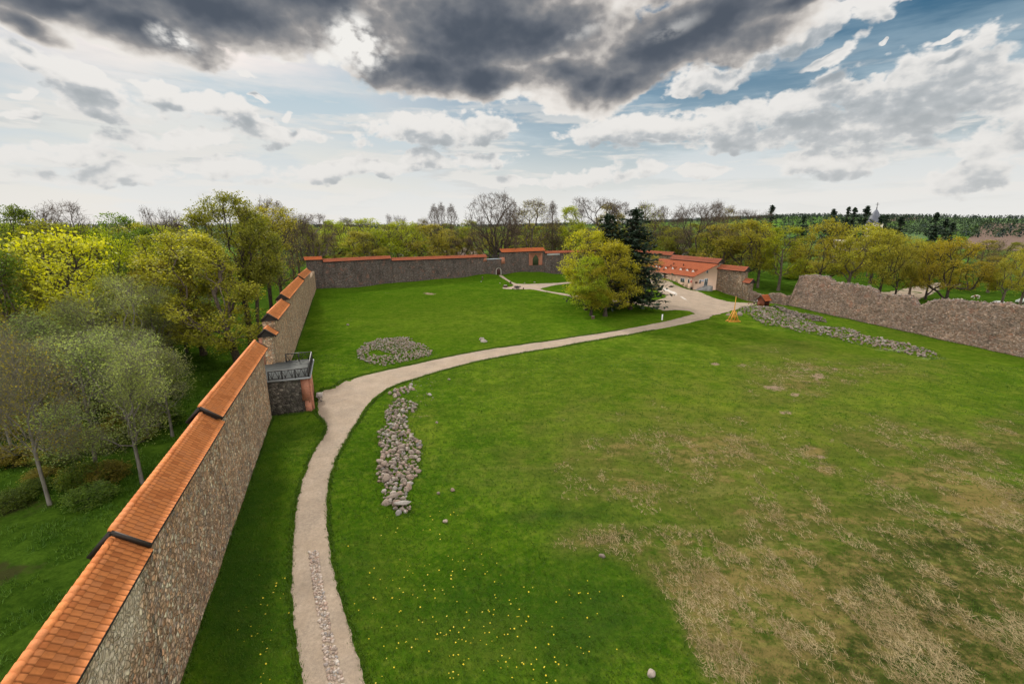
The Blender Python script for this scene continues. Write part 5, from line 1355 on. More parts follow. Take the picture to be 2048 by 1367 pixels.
# ------------------------------------------------------------------ the trees one can tell apart
TREES = [
 # left of the castle, beside the wall
 ('big_near', 480, 76, 466, 215, 'big yellow-green maple leaning over the wall above the orange roofs, left of the platform'),
 ('near_lime', 408, 84, 470, 150, 'yellow-green tree filling the gap left of the big leaning maple'),
 ('big_near_b', 505, 90, 389, 170, 'tallest olive-green tree at left, its crown highest above the left wall'),
 ('near_gold', 345, 80, 520, 130, 'gold-tinted lower tree left of the big leaning maple'),
 ('budding', 566, 132, 398, 105, 'half-bare dark tree just left of the far-left wall corner'),
 ('tall_b', 545, 116, 412, 90, 'olive tree between the tallest olive tree and the half-bare dark tree'),
 ('tall_a', 520, 91, 430, 84, 'yellowish slim tree behind the small stepped orange roofs'),
 
 ('budding_b', 590, 175, 425, 70, 'thin olive tree beside the half-bare dark tree'),
 # left woodland
 ('green_a', 22, 56, 418, 150, 'dark green tall tree at the left edge of the photo'),
 ('green_b', 92, 88, 412, 90, 'dark green tree with loose top near the left edge'),
 ('bare_elm_b', 172, 96, 402, 115, 'bare-topped tree standing above the left wood'),
 ('olive_a', 130, 84, 440, 110, 'olive tree right of the loose-topped dark green tree'),
 ('green_a', 262, 108, 427, 85, 'round green crown standing alone on the skyline of the left wood'),
 ('lime_b', 215, 100, 450, 100, 'lime tree below the bare-topped tree'),
 ('bare_elm', 357, 118, 415, 55, 'small bare crown peeping out left of the tallest olive tree'),
 ('maple_bright', 185, 66, 462, 240, 'bright yellow-green spreading maple in the middle of the left wood'),
 ('lime_c', 270, 76, 470, 120, 'lime-green tree at the right side of the bright spreading maple'),
 ('gold_a', 15, 50, 530, 90, 'gold-brown tree half cut by the left edge'),
 ('olive_a', 60, 58, 500, 110, 'dark-stemmed olive tree under the dark green edge tree'),
 ('green_b', 320, 98, 455, 100, 'green tree behind the gold-tinted lower tree'),
 ('willow', 285, 40, 668, 205, 'pale grey-green young tree nearest the wall, on thin grey trunks'),
 ('willow_b', 195, 41, 672, 150, 'pale grey-green young tree in the middle of the damp hollow'),
 ('grey_khaki', 100, 36, 640, 170, 'thin greyish young tree with tall pale trunk near the left edge'),
 ('willow', 240, 58, 560, 170, 'grey-green feathery tree behind the two pale young trees'),
 ('willow_b', 345, 50, 690, 100, 'small pale tree low beside the outer foot of the wall'),
 ('greybush', 30, 44, 640, 130, 'brownish leafless thicket tree at the very left'),
 ('willow_b', 150, 54, 620, 160, 'grey-green tree under the bright spreading maple'),
 ('willow', 90, 50, 650, 150, 'grey-green bushy tree low behind the thin greyish tree'),
 # behind the far wall
 ('bare_elm_b', 634, 178, 427, 85, 'dark bare twin-stemmed tree right behind the far-left wall corner'),
 ('budding_b', 600, 200, 440, 60, 'olive budding tree left of the dark twin-stemmed tree'),
 ('lime_b', 672, 210, 440, 60, 'lime tree just right of the dark twin-stemmed tree'),
 ('budding_g', 702, 230, 436, 62, 'greenish budding tree over the first long roof of the far wall'),
 ('bare_elm', 722, 250, 436, 44, 'small bare crown over the first long roof of the far wall'),
 ('lime_a', 748, 205, 437, 74, 'lime-green tree above the right end of the first long roof'),
 ('yellow_b', 722, 192, 462, 70, 'low yellow-green tree close behind the first long roof'),
 ('bare_elm', 797, 260, 429, 32, 'tiny bare crown above the joint of the two long roofs'),
 ('lime_c', 815, 205, 441, 80, 'lime dome above the joint of the two long roofs'),
 ('budding_g', 780, 215, 446, 50, 'thin greenish tree between the lime tree and the lime dome'),
 ('yellow_b', 868, 210, 448, 70, 'yellow-green tree above the middle of the second long roof'),
 ('bare_poplar', 872, 250, 408, 26, 'left one of three slim bare poplars'),
 ('bare_poplar', 886, 245, 405, 26, 'middle one of three slim bare poplars'),
 ('bare_poplar', 906, 235, 408, 28, 'right one of three slim bare poplars'),
 ('budding', 848, 235, 436, 44, 'khaki budding tree left of the slim bare poplars'),
 ('gold_c', 895, 222, 458, 48, 'khaki low tree under the slim bare poplars'),
 ('olive_a', 935, 270, 440, 50, 'olive tree left of the huge bare oak'),
 ('bare_oak', 992, 219, 386, 128, 'huge bare oak standing behind the low parapet of the far wall'),
 ('budding', 1062, 240, 399, 98, 'wide dark tree with first green buds, right of the huge bare oak'),
 ('bare_poplar', 1103, 245, 402, 32, 'single slim bare tree above the tallest wall block'),
 ('olive_b', 1035, 290, 455, 60, 'dark olive tree low between the huge oak and its budding neighbour'),
 ('lime_b', 1140, 250, 412, 52, 'lime-topped tree left of the clump spruces'),
 ('bare_elm', 1187, 262, 395, 78, 'broad bare elm behind the spruce tips'),
 ('gold_c', 1215, 268, 406, 46, 'khaki-leaved tree right behind the left spruce tip'),
 ('bare_elm_b', 1236, 275, 404, 48, 'bare crown between the two spruce tips'),
 ('budding_g', 1288, 252, 405, 70, 'greenish budding tree right of the clump spruces'),
 ('bare_elm_b', 1316, 262, 412, 44, 'bare grey crown right of the greenish budding tree'),
 ('bare_poplar', 1347, 250, 420, 34, 'small slender bare tree above the dark roof of the wall'),
 ('bare_elm', 1388, 205, 402, 66, 'tall bare elm above the museum house roof'),
 ('bare_elm_b', 1415, 215, 406, 56, 'tall bare tree right of the elm above the museum house'),
 ('budding', 1440, 235, 412, 56, 'budding tree at the right of the two tall bare trees'),
 ('bare_elm', 1495, 270, 418, 54, 'low broad bare crown left of the lone skyline spruce'),
 ('olive_a', 1340, 225, 455, 60, 'olive tree low behind the dark roof of the wall'),
 ('gold_c', 1440, 190, 448, 80, 'khaki tree right behind the wall end with the lower red roof'),
 ('yellow_b', 1478, 182, 440, 84, 'yellow-green tall tree behind the wall end with the lower red roof'),
 ('gold_a', 1515, 180, 442, 76, 'gold tree behind the gap of the wall'),
 ('lime_a', 1556, 172, 452, 64, 'fresh lime tree standing left of the tall ruined wall'),
 ('olive_b', 1420, 200, 462, 60, 'olive tree low behind the long dark roof'),
 # beyond the ruined wall
 ('gold_b', 1636, 172, 438, 100, 'gold dome-shaped tree, largest round crown left of the church spire'),
 ('maple_b', 1692, 160, 447, 96, 'yellow-green tree right below the church spire'),
 ('yellow_b', 1740, 190, 455, 70, 'yellowish tree behind the yellow-green tree below the spire'),
 ('maple_a', 1757, 150, 464, 84, 'yellow-green leaning tree right of the spire'),
 ('maple_a', 1788, 148, 492, 66, 'yellowish tree on the bend of the outer track'),
 ('maple_b', 1818, 158, 474, 72, 'yellow tree with forked dark trunk by the outer track'),
 ('wide_a', 1890, 140, 476, 110, 'widest bronze tree above the middle of the ruined wall'),
 ('gold_b', 1850, 150, 478, 70, 'gold tree with tall straight trunk left of the widest bronze tree'),
 ('gold_c', 1975, 165, 512, 60, 'small khaki tree right of the widest bronze tree'),
 ('maple_b', 2000, 132, 500, 72, 'yellow-green tree on a straight trunk near the right edge'),
 ('gold_a', 2040, 140, 500, 70, 'gold tree with leaning pale trunk at the right edge'),
 ('budding_b', 1960, 200, 505, 66, 'thin olive tree in the field at right'),
]
for k, px, Y, ty, w, lab in TREES: tree(k, px, Y, ty, w, lab, rz=.2 if k.startswith('big_near') else None)
# the clump on the lawn
for k, px, by, ty, w, lab in [('spruce_a', 1207, 614, 431, 112, 'left dark spruce of the clump on the lawn'), ('spruce_a', 1260, 618, 420, 165, 'right and taller dark spruce of the clump on the lawn'),
        ('near_up', 1172, 620, 458, 84, 'yellow-green tree on the left side of the clump on the lawn'), ('near_up', 1210, 632, 482, 104, 'gold-green tree at the front of the clump on the lawn'), ('near_up_lime', 1182, 631, 512, 76, 'lower gold-green tree at the front left of the clump'),
        ('gold_c', 1285, 606, 508, 60, 'thin yellowish tree drooping over the forecourt beside the clump')]:
    tree(k, px, 0, ty, w, lab, by=by)
# spruces on the skyline at right
for px, Y, ty, w, lab in [(1531, 330, 411, 19, 'lone dark spruce on the skyline above the wall gap'), (1595, 300, 431, 18, 'dark spruce low between the lime tree and the gold dome'), (1651, 300, 419, 17, 'first dark spruce left of the spire'), (1679, 300, 414, 12, 'slim dark spruce in the middle left of the spire'), (1691, 290, 416, 16, 'dark spruce next to the slim one'),
        (1714, 270, 413, 25, 'large dark spruce touching the left side of the church spire'), (1744, 262, 432, 20, 'dark spruce at the right foot of the spire'), (1756, 290, 431, 14, 'small dark spruce right of the spire'), (1782, 235, 434, 40, 'broad dark conifer standing right of the spire'), (1848, 225, 426, 38, 'tallest dark spruce in the group of three at right'), (1869, 228, 438, 28, 'middle dark spruce in the group of three at right'), (1884, 230, 446, 24, 'smallest dark spruce in the group of three at right'), (1845, 215, 470, 44, 'dark conifer below the group of three spruces')]:
    tree('spruce_far', px, Y, ty, w * (2.6 if Y > 240 else 1.5), lab)
# shrubs
for px, by, ty, w, k, lab in [(330, 800, 735, 90, 'shrub', 'dark green shrub outside the wall, left of the second roof step'), (230, 830, 770, 110, 'shrub', 'green shrub among the pale young trees'), (120, 800, 735, 120, 'shrub', 'dark shrub in the damp hollow at left'), (40, 860, 790, 110, 'shrub_k', 'khaki shrub at the left edge of the damp hollow'),
        (160, 715, 660, 120, 'shrub', 'green shrub under the bright spreading maple'), (300, 720, 670, 90, 'shrub_k', 'khaki shrub under the gold-tinted tree'), (1640, 545, 520, 60, 'shrub_k', 'khaki shrub beyond the left end of the tall ruined wall'), (1600, 560, 525, 50, 'shrub_y', 'yellow-green shrub behind the wall gap'), (1880, 560, 535, 60, 'shrub_k', 'khaki bush under the widest bronze tree'), (1930, 545, 525, 50, 'shrub', 'green bush in the meadow right of the widest bronze tree')]:
    tree(k, px, 0, ty, w, lab, by=by)
# background trees among the fields: nothing tells them apart
gA = 'leafy trees of the far belt behind the far wall'; gB = 'young trees of the understorey behind the walls'
fr = random.Random(77)
for i in range(46):
    px = 600 + i * 21 + fr.uniform(-8, 8); Y = fr.uniform(270, 420)
    tree(fr.choice(['olive_a', 'olive_b', 'green_b', 'lime_b', 'budding_g', 'budding', 'budding_b', 'yellow_b']), px, Y, fr.uniform(446, 458), fr.uniform(30, 55), 'olive-green tree in the far belt of trees behind the far wall', gA)
for i in range(34):
    px = 630 + i * 27 + fr.uniform(-9, 9); Yw = np.interp(px, [630, 700, 985, 1100, 1250, 1400, 1550], [180, 190, 222, 236, 240, 200, 160])
    tree(fr.choice(['olive_b', 'budding_b', 'budding_g', 'gold_c', 'lime_b', 'bare_elm']), px, Yw + fr.uniform(8, 45), fr.uniform(458, 476), fr.uniform(36, 60), 'low young tree close behind the castle wall', gB)
for i in range(26):
    px = 1560 + i * 22 + fr.uniform(-9, 9)
    tree(fr.choice(['olive_b', 'gold_c', 'budding_b', 'yellow_b', 'gold_a']), px, fr.uniform(190, 300), fr.uniform(470, 500), fr.uniform(30, 52), 'small tree in the meadow beyond the ruined wall', 'small trees in the meadow beyond the ruined wall')
for i in range(24):
    px = fr.uniform(-120, 500); Y = fr.uniform(110, 200)
    tree(fr.choice(['olive_a', 'green_b', 'green_a', 'lime_b', 'budding_g', 'yellow_b']), px, Y, fr.uniform(440, 462), fr.uniform(60, 95), 'leafy tree deep in the left wood behind the front trees', 'trees deep in the left wood')
for i in range(16):
    px = fr.uniform(-60, 420); by = fr.uniform(640, 740)
    tree(fr.choice(['olive_a', 'green_b', 'budding_g', 'willow_b']), px, 0, by - fr.uniform(110, 170), fr.uniform(90, 140), 'lower leafy tree in the shade of the left wood', 'lower trees of the left wood', by=by)

for i in range(26):
    px, by = fr.uniform(-20, 300), fr.uniform(780, 1010)
    if px > 330 - (by - 780) * .45: px *= .6
    tree(fr.choice(['shrub', 'shrub', 'shrub_k', 'shrub']), px, 0, by - fr.uniform(16, 48), fr.uniform(60, 120), 'low green scrub on the damp slope outside the left wall', 'low scrub outside the left wall', by=by)
for i in range(9):
    px = 20 + i * 38 + fr.uniform(-12, 12); by = fr.uniform(770, 880)
    tree(fr.choice(['willow', 'willow_b']), px, 0, by - fr.uniform(170, 235), fr.uniform(100, 150), 'pale feathery young tree in the thicket outside the left wall', 'pale young trees of the thicket', by=by)

# ------------------------------------------------------------------ far woods on the hills
def far_wood():
    g = np.random.default_rng(9); C = []; Sz = []; n = 0
    Vv, Ff, Mi, off = [], [], [], 0
    for band, (r0, r1, cnt) in enumerate(((620, 1200, 1500), (1200, 2000, 3000), (2000, 2900, 6500))):
        az = g.uniform(-.95, .95, cnt * 3); r = g.uniform(r0, r1, cnt * 3)
        x, y = r * np.sin(az), r * np.cos(az)
        d = fbm(x * .0022, y * .0022, 55 + band, 3)
        thr = (.60, .52, .36)[band]
        keep = (d > thr); px = 1024 + 938 * np.tan(az)
        if band == 0: keep &= ~((px > 1780) & (r < 1100)) & ~((px > 900) & (px < 980))
        if band == 1: keep |= (px > 1560) & (r > 1350)
        x, y = x[keep][:cnt], y[keep][:cnt]
        z = terrain(x, y); k = len(x)
        con = g.random(k) < (.15, .25, .6)[band]
        H = g.uniform(9, 15, k); m = 16
        t = g.random((k, m)); rr = np.where(con[:, None], (1 - t) * .26 + .02, .40 * np.sqrt(np.clip(1 - (t * 2 - .9) ** 2 * .8, .05, 1))) * H[:, None]
        a = g.uniform(0, 6.28, (k, m)); q = np.sqrt(g.random((k, m)))
        P = np.stack([x[:, None] + np.cos(a) * rr * q, y[:, None] + np.sin(a) * rr * q, z[:, None] + H[:, None] * (.08 + .92 * t)], -1).reshape(-1, 3)
        v, f = cards(P, 1, g, 1.0, .4)
        s = np.repeat(np.repeat(H * .24, m), 4)[:, None]; c = np.repeat(P, 4, 0); v = c + (v - c) * s
        Vv.append(v); Ff.append(f + off); off += len(v); Mi.append(np.repeat(np.where(con, 1, 0), m))
    me = mesh('far_forest', np.concatenate(Vv), [np.concatenate(Ff)])
    me.polygons.foreach_set('material_index', np.concatenate(Mi).astype(np.int32))
    me.materials.append(leaf('far_leaf', (.018, .034, .015), (.03, .052, .02), (.046, .07, .027), .2)); me.materials.append(leaf('far_needle', (.009, .022, .019), (.014, .032, .026), (.022, .042, .033), .05))  # bluish needle colour stands in for distance haze
    o = link('far_forest', me); tag(o, 'wooded hills along the horizon reading as one far-off mass of trees', 'forest', kind='stuff')
far_wood()
# ploughed fields and the distant road: thin sheets on the terrain
def patch(name, pts, z0, mat, n=14, lift=.25):
    P = [at(px, py, z0) for px, py in pts]; a, b, c, d = [Vector((p.x, p.y)) for p in P]
    V = []
    for i in range(n):
        for j in range(n):
            u, v = i / (n - 1), j / (n - 1); q = (a * (1 - u) + b * u) * (1 - v) + (d * (1 - u) + c * u) * v; V.append((q.x, q.y))
    V = np.array(V); Z = terrain(V[:, 0], V[:, 1]) + lift
    o = link(name, mesh(name, np.column_stack([V, Z]), [grid_faces(n, n, flip=True)], True), mat); return tag(o, kind='structure')
PLO = simple('ploughed_soil', (.13, .082, .06), .95, .15, .15)
patch('ploughed_field', [(1900, 497), (2200, 507), (2200, 474), (1960, 471)], -1.5, PLO)
patch('ploughed_field', [(1770, 470), (1850, 468), (1850, 462.5), (1770, 462.5)], -1.5, PLO)
patch('ploughed_field', [(870, 512), (975, 512), (960, 494), (900, 494)], -.5, PLO)
patch('meadow', [(1740, 490), (1960, 471), (2200, 473.5), (1850, 464)], -1.5, simple('spring_meadow', (.055, .11, .022), .95, .15, .1))
patch('distant_road', [(930, 487.5), (990, 492.5), (990, 491), (932, 486.5)], -1.2, GRAV)
OUTER = [ground_at(*q) for q in [(1740, 587), (1790, 588), (1830, 590), (1850, 583), (1875, 575), (1900, 570)]]
TRK = [(1730, 583), (1770, 584), (1800, 579), (1830, 572), (1860, 566), (1890, 564), (1925, 566), (1925, 571), (1895, 574), (1875, 582), (1858, 592), (1840, 600), (1810, 602), (1770, 594), (1730, 590)]
tag(link('outer_track', sheet('outer_track', TRK, .6, .06, .3), GRAV), kind='structure')

# ------------------------------------------------------------------ church, houses, cars, cow
Yc = 285.; xc = Yc * (1735 - 1024) / FPX * .975
f_ = Yc * CP + 18 * SP; xc = (1735 - 1024) / FPX * f_
zg_ = gz(xc, Yc)
def zpix(x, y, py):
    lo, hi = -30, 120
    for _ in range(50):
        m_ = (lo + hi) / 2
        if proj(x, y, m_)[1] > py: lo = m_
        else: hi = m_
    return lo
ch = empty('church', (xc, Yc, zg_), 'grey metal church spire with a cross rising above the trees', 'church')
zb, zm, zt2, zx = [zpix(xc, Yc, q) - zg_ for q in (446, 432, 417.5, 404.5)]
MB().box((0, 0, zb / 2), (6.4, 6.4, zb)).box((-9, 4, zb * .3), (16, 10, zb * .6)).build('tower', simple('church_plaster', (.55, .50, .42), .85, .1), ch)
SPM = simple('grey_sheet_metal', (.11, .12, .15), .6, .25, .6, .3)
MB().tube([(0, 0, zb - .3), (0, 0, zb), (0, 0, zb + (zm - zb) * .45), (0, 0, zm), (0, 0, (zm + zt2) / 2), (0, 0, zt2)], [4.2, 4.4, 3.3, 2.5, 1.5, .12], 8).build('spire', SPM, ch)
MB().bar((0, 0, zt2 - .2), (0, 0, zx), .22).bar((-1.0, 0, zx - 1.2), (1.0, 0, zx - 1.2), .22).box((0, 0, zt2 + .3), (.5, .5, .5)).build('cross', BLACKM, ch)
def cottage(px, py, Y, w, d, h, label, wallc, roofc, rz):
    p = ground_at(px, py) if Y is None else Vector(((px - 1024) / FPX * (Y * CP + 20 * SP), Y, 0)); p.z = gz(p.x, p.y)
    o = empty('cottage', p, label, 'house', rz=rz)
    MB().box((0, 0, h / 2 - .3), (w, d, h + .6)).build('walls', wallc, o)
    mb = MB(); k = d / 2 + .5
    mb.hexa([(-w / 2 - .4, -k, h - .1), (w / 2 + .4, -k, h - .1), (w / 2 + .4, k, h - .1), (-w / 2 - .4, k, h - .1), (-w / 2 - .4, -.15, h + d * .48), (w / 2 + .4, -.15, h + d * .48), (w / 2 + .4, .15, h + d * .48), (-w / 2 - .4, .15, h + d * .48)])
    r_ = mb.build('roof', roofc, o); MB().box((w * .2, .5, h + d * .5), (.7, .7, 1.6)).build('chimney', BRICK, r_)
    for x in (-w * .28, 0.1, w * .28): MB().box((x, -d / 2 - .02, h * .55), (1.1, .1, 1.3)).build('window', GLASS, o)
CW = simple('white_render', (.72, .71, .68), .85, .06); CR = simple('grey_roofing', (.17, .16, .155), .8, .2)
CW2 = simple('pale_yellow_render', (.58, .50, .36), .85, .06)
cottage(741, 0, 300, 8, 6, 3.4, 'white cottage glimpsed through the trees above the first long roof', CW, CR, .2)
cottage(814, 0, 330, 9, 7, 3.4, 'white cottage half hidden behind the trees above the joint of the long roofs', CW, CR, -.3)
cottage(868, 0, 280, 7, 6, 3.2, 'small white cottage left of the slim bare poplars', CW, CR, .1)
cottage(1245, 0, 390, 12, 8, 4, 'pale yellow house glimpsed behind the clump spruces', CW2, CR, .3)
cottage(1358, 0, 340, 12, 8, 4, 'white house glimpsed between bare trunks above the museum roof', CW, CR, -.2)
cottage(1425, 0, 300, 8, 7, 3.6, 'white cottage glimpsed right of the tall bare trees', CW, CR, .2)
def car(px, by, rz, paint, label):
    p = ground_at(px, by); o = empty('parked_car', p, label, 'car', rz=rz)
    sec = [(-2.15, .45, .62), (-2.1, .3, .95), (-1.5, .3, 1.02), (-.9, .28, 1.42), (.7, .28, 1.45), (1.5, .28, 1.0), (2.05, .3, .85), (2.15, .4, .6)]
    mb = MB(); n = len(sec)
    for x, z0, z1 in sec:
        wi = .62 if z1 > 1.2 else .82
        mb.v += [(x, -.84, z0), (x, .84, z0), (x, .86, min(z1, .9)), (x, wi, z1), (x, -wi, z1), (x, -.86, min(z1, .9))]
    for i in range(n - 1):
        for k in range(6): mb.q.append((i * 6 + k, i * 6 + (k + 1) % 6, (i + 1) * 6 + (k + 1) % 6, (i + 1) * 6 + k))
    mb.q += [(0, 1, 2, 5), (2, 3, 4, 5), tuple((n - 1) * 6 + k for k in (5, 2, 1, 0)), tuple((n - 1) * 6 + k for k in (5, 4, 3, 2))]
    mb.build('body', paint, o, True)
    gl = MB()
    for sg in (-1, 1):
        gl.hexa([(-1.3, sg * .80, .95), (1.3, sg * .80, .95), (1.3, sg * .85, .95), (-1.3, sg * .85, .95), (-.85, sg * .62, 1.36), (.72, sg * .62, 1.36), (.72, sg * .69, 1.36), (-.85, sg * .69, 1.36)])
    gl.build('side_window', GLASS, o)
    for x in (-1.3, 1.3):
        for y in (-.78, .78): MB().tube([(x, y - .1, .33), (x, y + .1, .33)], .33, 14).build('wheel', BLACKM, o)
PW = simple('white_car_paint', (.72, .73, .74), .3, .03, 3, .6); PS = simple('silver_car_paint', (.48, .52, .50), .3, .05, 3, .6, .3)
car(1996, 611, .25, PW, 'white car parked behind the ruined wall, mostly hidden by its top')
car(2046, 606, .25, PS, 'silver-green estate car parked at the right edge beyond the ruined wall')
def cow(px, by):
    p = ground_at(px, by); o = empty('cow', p, 'small brown and white grazing cow in the meadow beyond the ruined wall', 'cow', rz=2.9)
    J = {'rump': (-.75, 0, 1.15, .3), 'mid': (0, 0, 1.08, .36), 'ch': (.6, 0, 1.1, .3), 'nk': (.95, 0, 1.0, .18), 'hd': (1.3, 0, .55, .14), 'mz': (1.42, 0, .25, .09)}
    E_ = [('mid', 'rump'), ('mid', 'ch'), ('ch', 'nk'), ('nk', 'hd'), ('hd', 'mz')]
    for i, (x, par) in enumerate(((-.7, 'rump'), (.55, 'ch'))):
        for sg in (-1, 1):
            a, b_, c_ = f'a{i}{sg}', f'b{i}{sg}', f'c{i}{sg}'
            J[a] = (x, sg * .22, .75, .13); J[b_] = (x + (-.08 if i == 0 else .03), sg * .23, .4, .07); J[c_] = (x, sg * .23, .04, .06); E_ += [(par, a), (a, b_), (b_, c_)]
    J['t'] = (-1.05, 0, 1.1, .04); J['t2'] = (-1.1, 0, .6, .03); E_ += [('rump', 't'), ('t', 't2')]
    ks = list(J); me = bpy.data.meshes.new('body'); me.from_pydata([J[k][:3] for k in ks], [(ks.index(a), ks.index(b_)) for a, b_ in E_], [])
    ob = link('body', me, None, o); ob.modifiers.new('s', 'SKIN'); ob.modifiers.new('d', 'SUBSURF').levels = 1
    for k, sv in zip(ks, me.skin_vertices[0].data): sv.radius = (J[k][3],) * 2; sv.use_root = (k == 'mid')
    m, nt = material('cow_hide'); n = nt.noise(objco(nt), .9, 2, .4); finish(nt, nt.mix(nt.step(n, .48, .52), (.62, .58, .52), (.17, .07, .035)), .8, .2); me.materials.append(m)
cow(1951, 598)

# ------------------------------------------------------------------ grass, straw and flowers of the near ground
def blades(name, X_, Y_, Z_, ln, wd, tilt, g, mat, label, cat, nb=3, along=None):
    n = len(X_); k = n * nb
    x = np.repeat(X_, nb) + g.normal(0, .05, k); y = np.repeat(Y_, nb) + g.normal(0, .05, k); z = np.repeat(Z_, nb)
    a = g.uniform(0, 6.28, k) if along is None else along + g.normal(0, .6, k) + np.pi * g.integers(0, 2, k); t = np.clip(g.normal(tilt, .3, k), 0, 1.5); L = np.repeat(ln, nb) * g.uniform(.6, 1.3, k)
    d = np.stack([np.cos(a) * np.sin(t), np.sin(a) * np.sin(t), np.cos(t)], 1); s = np.stack([-np.sin(a), np.cos(a), np.zeros(k)], 1) * (np.repeat(wd, nb) * .5)[:, None]
    P = np.stack([x, y, z], 1); V = np.stack([P - s, P + s, P + d * L[:, None]], 1).reshape(-1, 3)
    o = link(name, mesh(name, V, [np.arange(k * 3).reshape(-1, 3)]), mat); return tag(o, label, cat, kind='stuff')
g = np.random.default_rng(31)
ai = lambda nm: np.array([d.value for d in ground_me.attributes[nm].data]).reshape(len(XS), len(YS))
ATT = {k: ai(k) for k in ('dry', 'lush', 'dark', 'outer', 'mud')}
def samp(nm, x, y):
    i = np.clip(np.searchsorted(XS, x) - 1, 0, len(XS) - 2); j = np.clip(np.searchsorted(YS, y) - 1, 0, len(YS) - 2)
    fx = (x - XS[i]) / (XS[i + 1] - XS[i]); fy = (y - YS[j]) / (YS[j + 1] - YS[j]); A = ATT[nm]
    return A[i, j] * (1 - fx) * (1 - fy) + A[i + 1, j] * fx * (1 - fy) + A[i, j + 1] * (1 - fx) * fy + A[i + 1, j + 1] * fx * fy
PATHP = np.vstack([PA, PB[::-1]])
def near_points(n, ymax=75, pw=1.6):
    u = g.random(n); y = 8 + (ymax - 8) * u ** pw; x = (g.random(n) * 2 - 1) * 1.45 * y
    m = (outside(x, y) < -.3) & ~inpoly(PATHP, x, y); return x[m], y[m]
x, y = near_points(150000); d = samp('dry', x, y); dk = samp('dark', x, y)
m = g.random(len(x)) > d * .75; x, y, d = x[m], y[m], d[m]
z = terrain(x, y); cl = fbm(x * .8, y * .8, 61, 3)
blades('grass', x, y, z - .02, .10 + .10 * cl, np.full(len(x), .022) + y * .0005, .55, g, leaf('grass_blade', (.028, .064, .003), (.050, .102, .005), (.085, .14, .010), .3), 'short green spring grass covering the near yard', 'grass')
x, y = near_points(190000, 85, 1.3); d = samp('dry', x, y); pat = fbm(x * .5, y * .5, 71, 4); wx_ = (fbm(x * .12, y * .12, 91, 3) - .5) * 7; wy_ = (fbm(x * .12, y * .12, 92, 3) - .5) * 7; qa, qb = at(1640, 1170), at(1830, 1367); BA = math.atan2(qb.y - qa.y, qb.x - qa.x)
st_ = fbm(((x + wx_) * math.cos(BA) + (y + wy_) * math.sin(BA)) * .16, (-(x + wx_) * math.sin(BA) + (y + wy_) * math.cos(BA)) * .8, 72, 4)
m = (g.random(len(x)) < np.clip(d - .25, 0, 1) * 3.0 * sstep(.45, .60, pat * .45 + st_ * .55)); x, y = x[m], y[m]
blades('dry_straw', x, y, terrain(x, y) + .015, np.full(len(x), .34), np.full(len(x), .018) + y * .0004, 1.35, g, leaf('straw', (.16, .12, .05), (.28, .215, .10), (.46, .37, .21), .15), 'flattened dry straw lying over the right foreground', 'straw', 3, BA)
# rough growth outside the wall and tussocks along path edges
x = g.uniform(-75, -12, 60000); y = g.uniform(14, 90, 60000); o_ = outside(x, y); md_ = samp('mud', x, y)
m = (o_ > 1.5) & (o_ < 40) & (g.random(len(x)) > md_) & (fbm(x * .5, y * .5, 81, 3) > .42); x, y = x[m], y[m]
blades('undergrowth', x, y, terrain(x, y) - .02, .18 + .40 * fbm(x * .9, y * .9, 82, 3), np.full(len(x), .05), .6, g, leaf('undergrowth_blade', (.035, .085, .007), (.07, .15, .012), (.12, .21, .025), .3), 'rough green undergrowth on the slope outside the left wall', 'undergrowth')
ed = np.vstack([PA, PB]); ed = np.repeat(ed, 14, 0) + g.normal(0, .11, (len(ed) * 14, 2)); ed = ed[ed[:, 1] < 95]
wb = [tuple(L3(s_, fr.uniform(.02, .22))[:2]) for s_ in np.linspace(-22, 22.6, 1500)] + [tuple(L3(fr.uniform(22.4, 22.85), o_)[:2]) for o_ in np.linspace(0, 4.3, 160)]
wb += [tuple(U3(s_, fr.uniform(.02, .3))[:2]) for s_ in np.linspace(-8, 62, 1100)] + [tuple(L3(s_, fr.uniform(.02, .3))[:2]) for s_ in np.linspace(31, 120, 900)]
wb += scatter(HW, 900, 0, fr) + [(a_ + fr.gauss(0, .35), b_ + fr.gauss(0, .35)) for q_ in (HW, RING) for (a0, b0), (a1, b1) in zip(q_, np.roll(q_, -1, 0)) for a_, b_ in zip(np.linspace(a0, a1, 22), np.linspace(b0, b1, 22))]
wb += [(a_ + fr.gauss(0, .4), b_ + fr.gauss(0, .4)) for (a0, b0), (a1, b1) in zip(RUB, np.roll(RUB, -1, 0)) for a_, b_ in zip(np.linspace(a0, a1, 50), np.linspace(b0, b1, 50))]
ed = np.vstack([ed, np.array(wb)])
blades('verge_grass', ed[:, 0], ed[:, 1], terrain(ed[:, 0], ed[:, 1]) - .01, np.full(len(ed), .17) + ed[:, 1] * .0012, np.full(len(ed), .03) + ed[:, 1] * .0004, .6, g, bpy.data.materials['grass_blade'], 'ragged grass fringe along path edges, wall feet and stone heaps', 'grass')
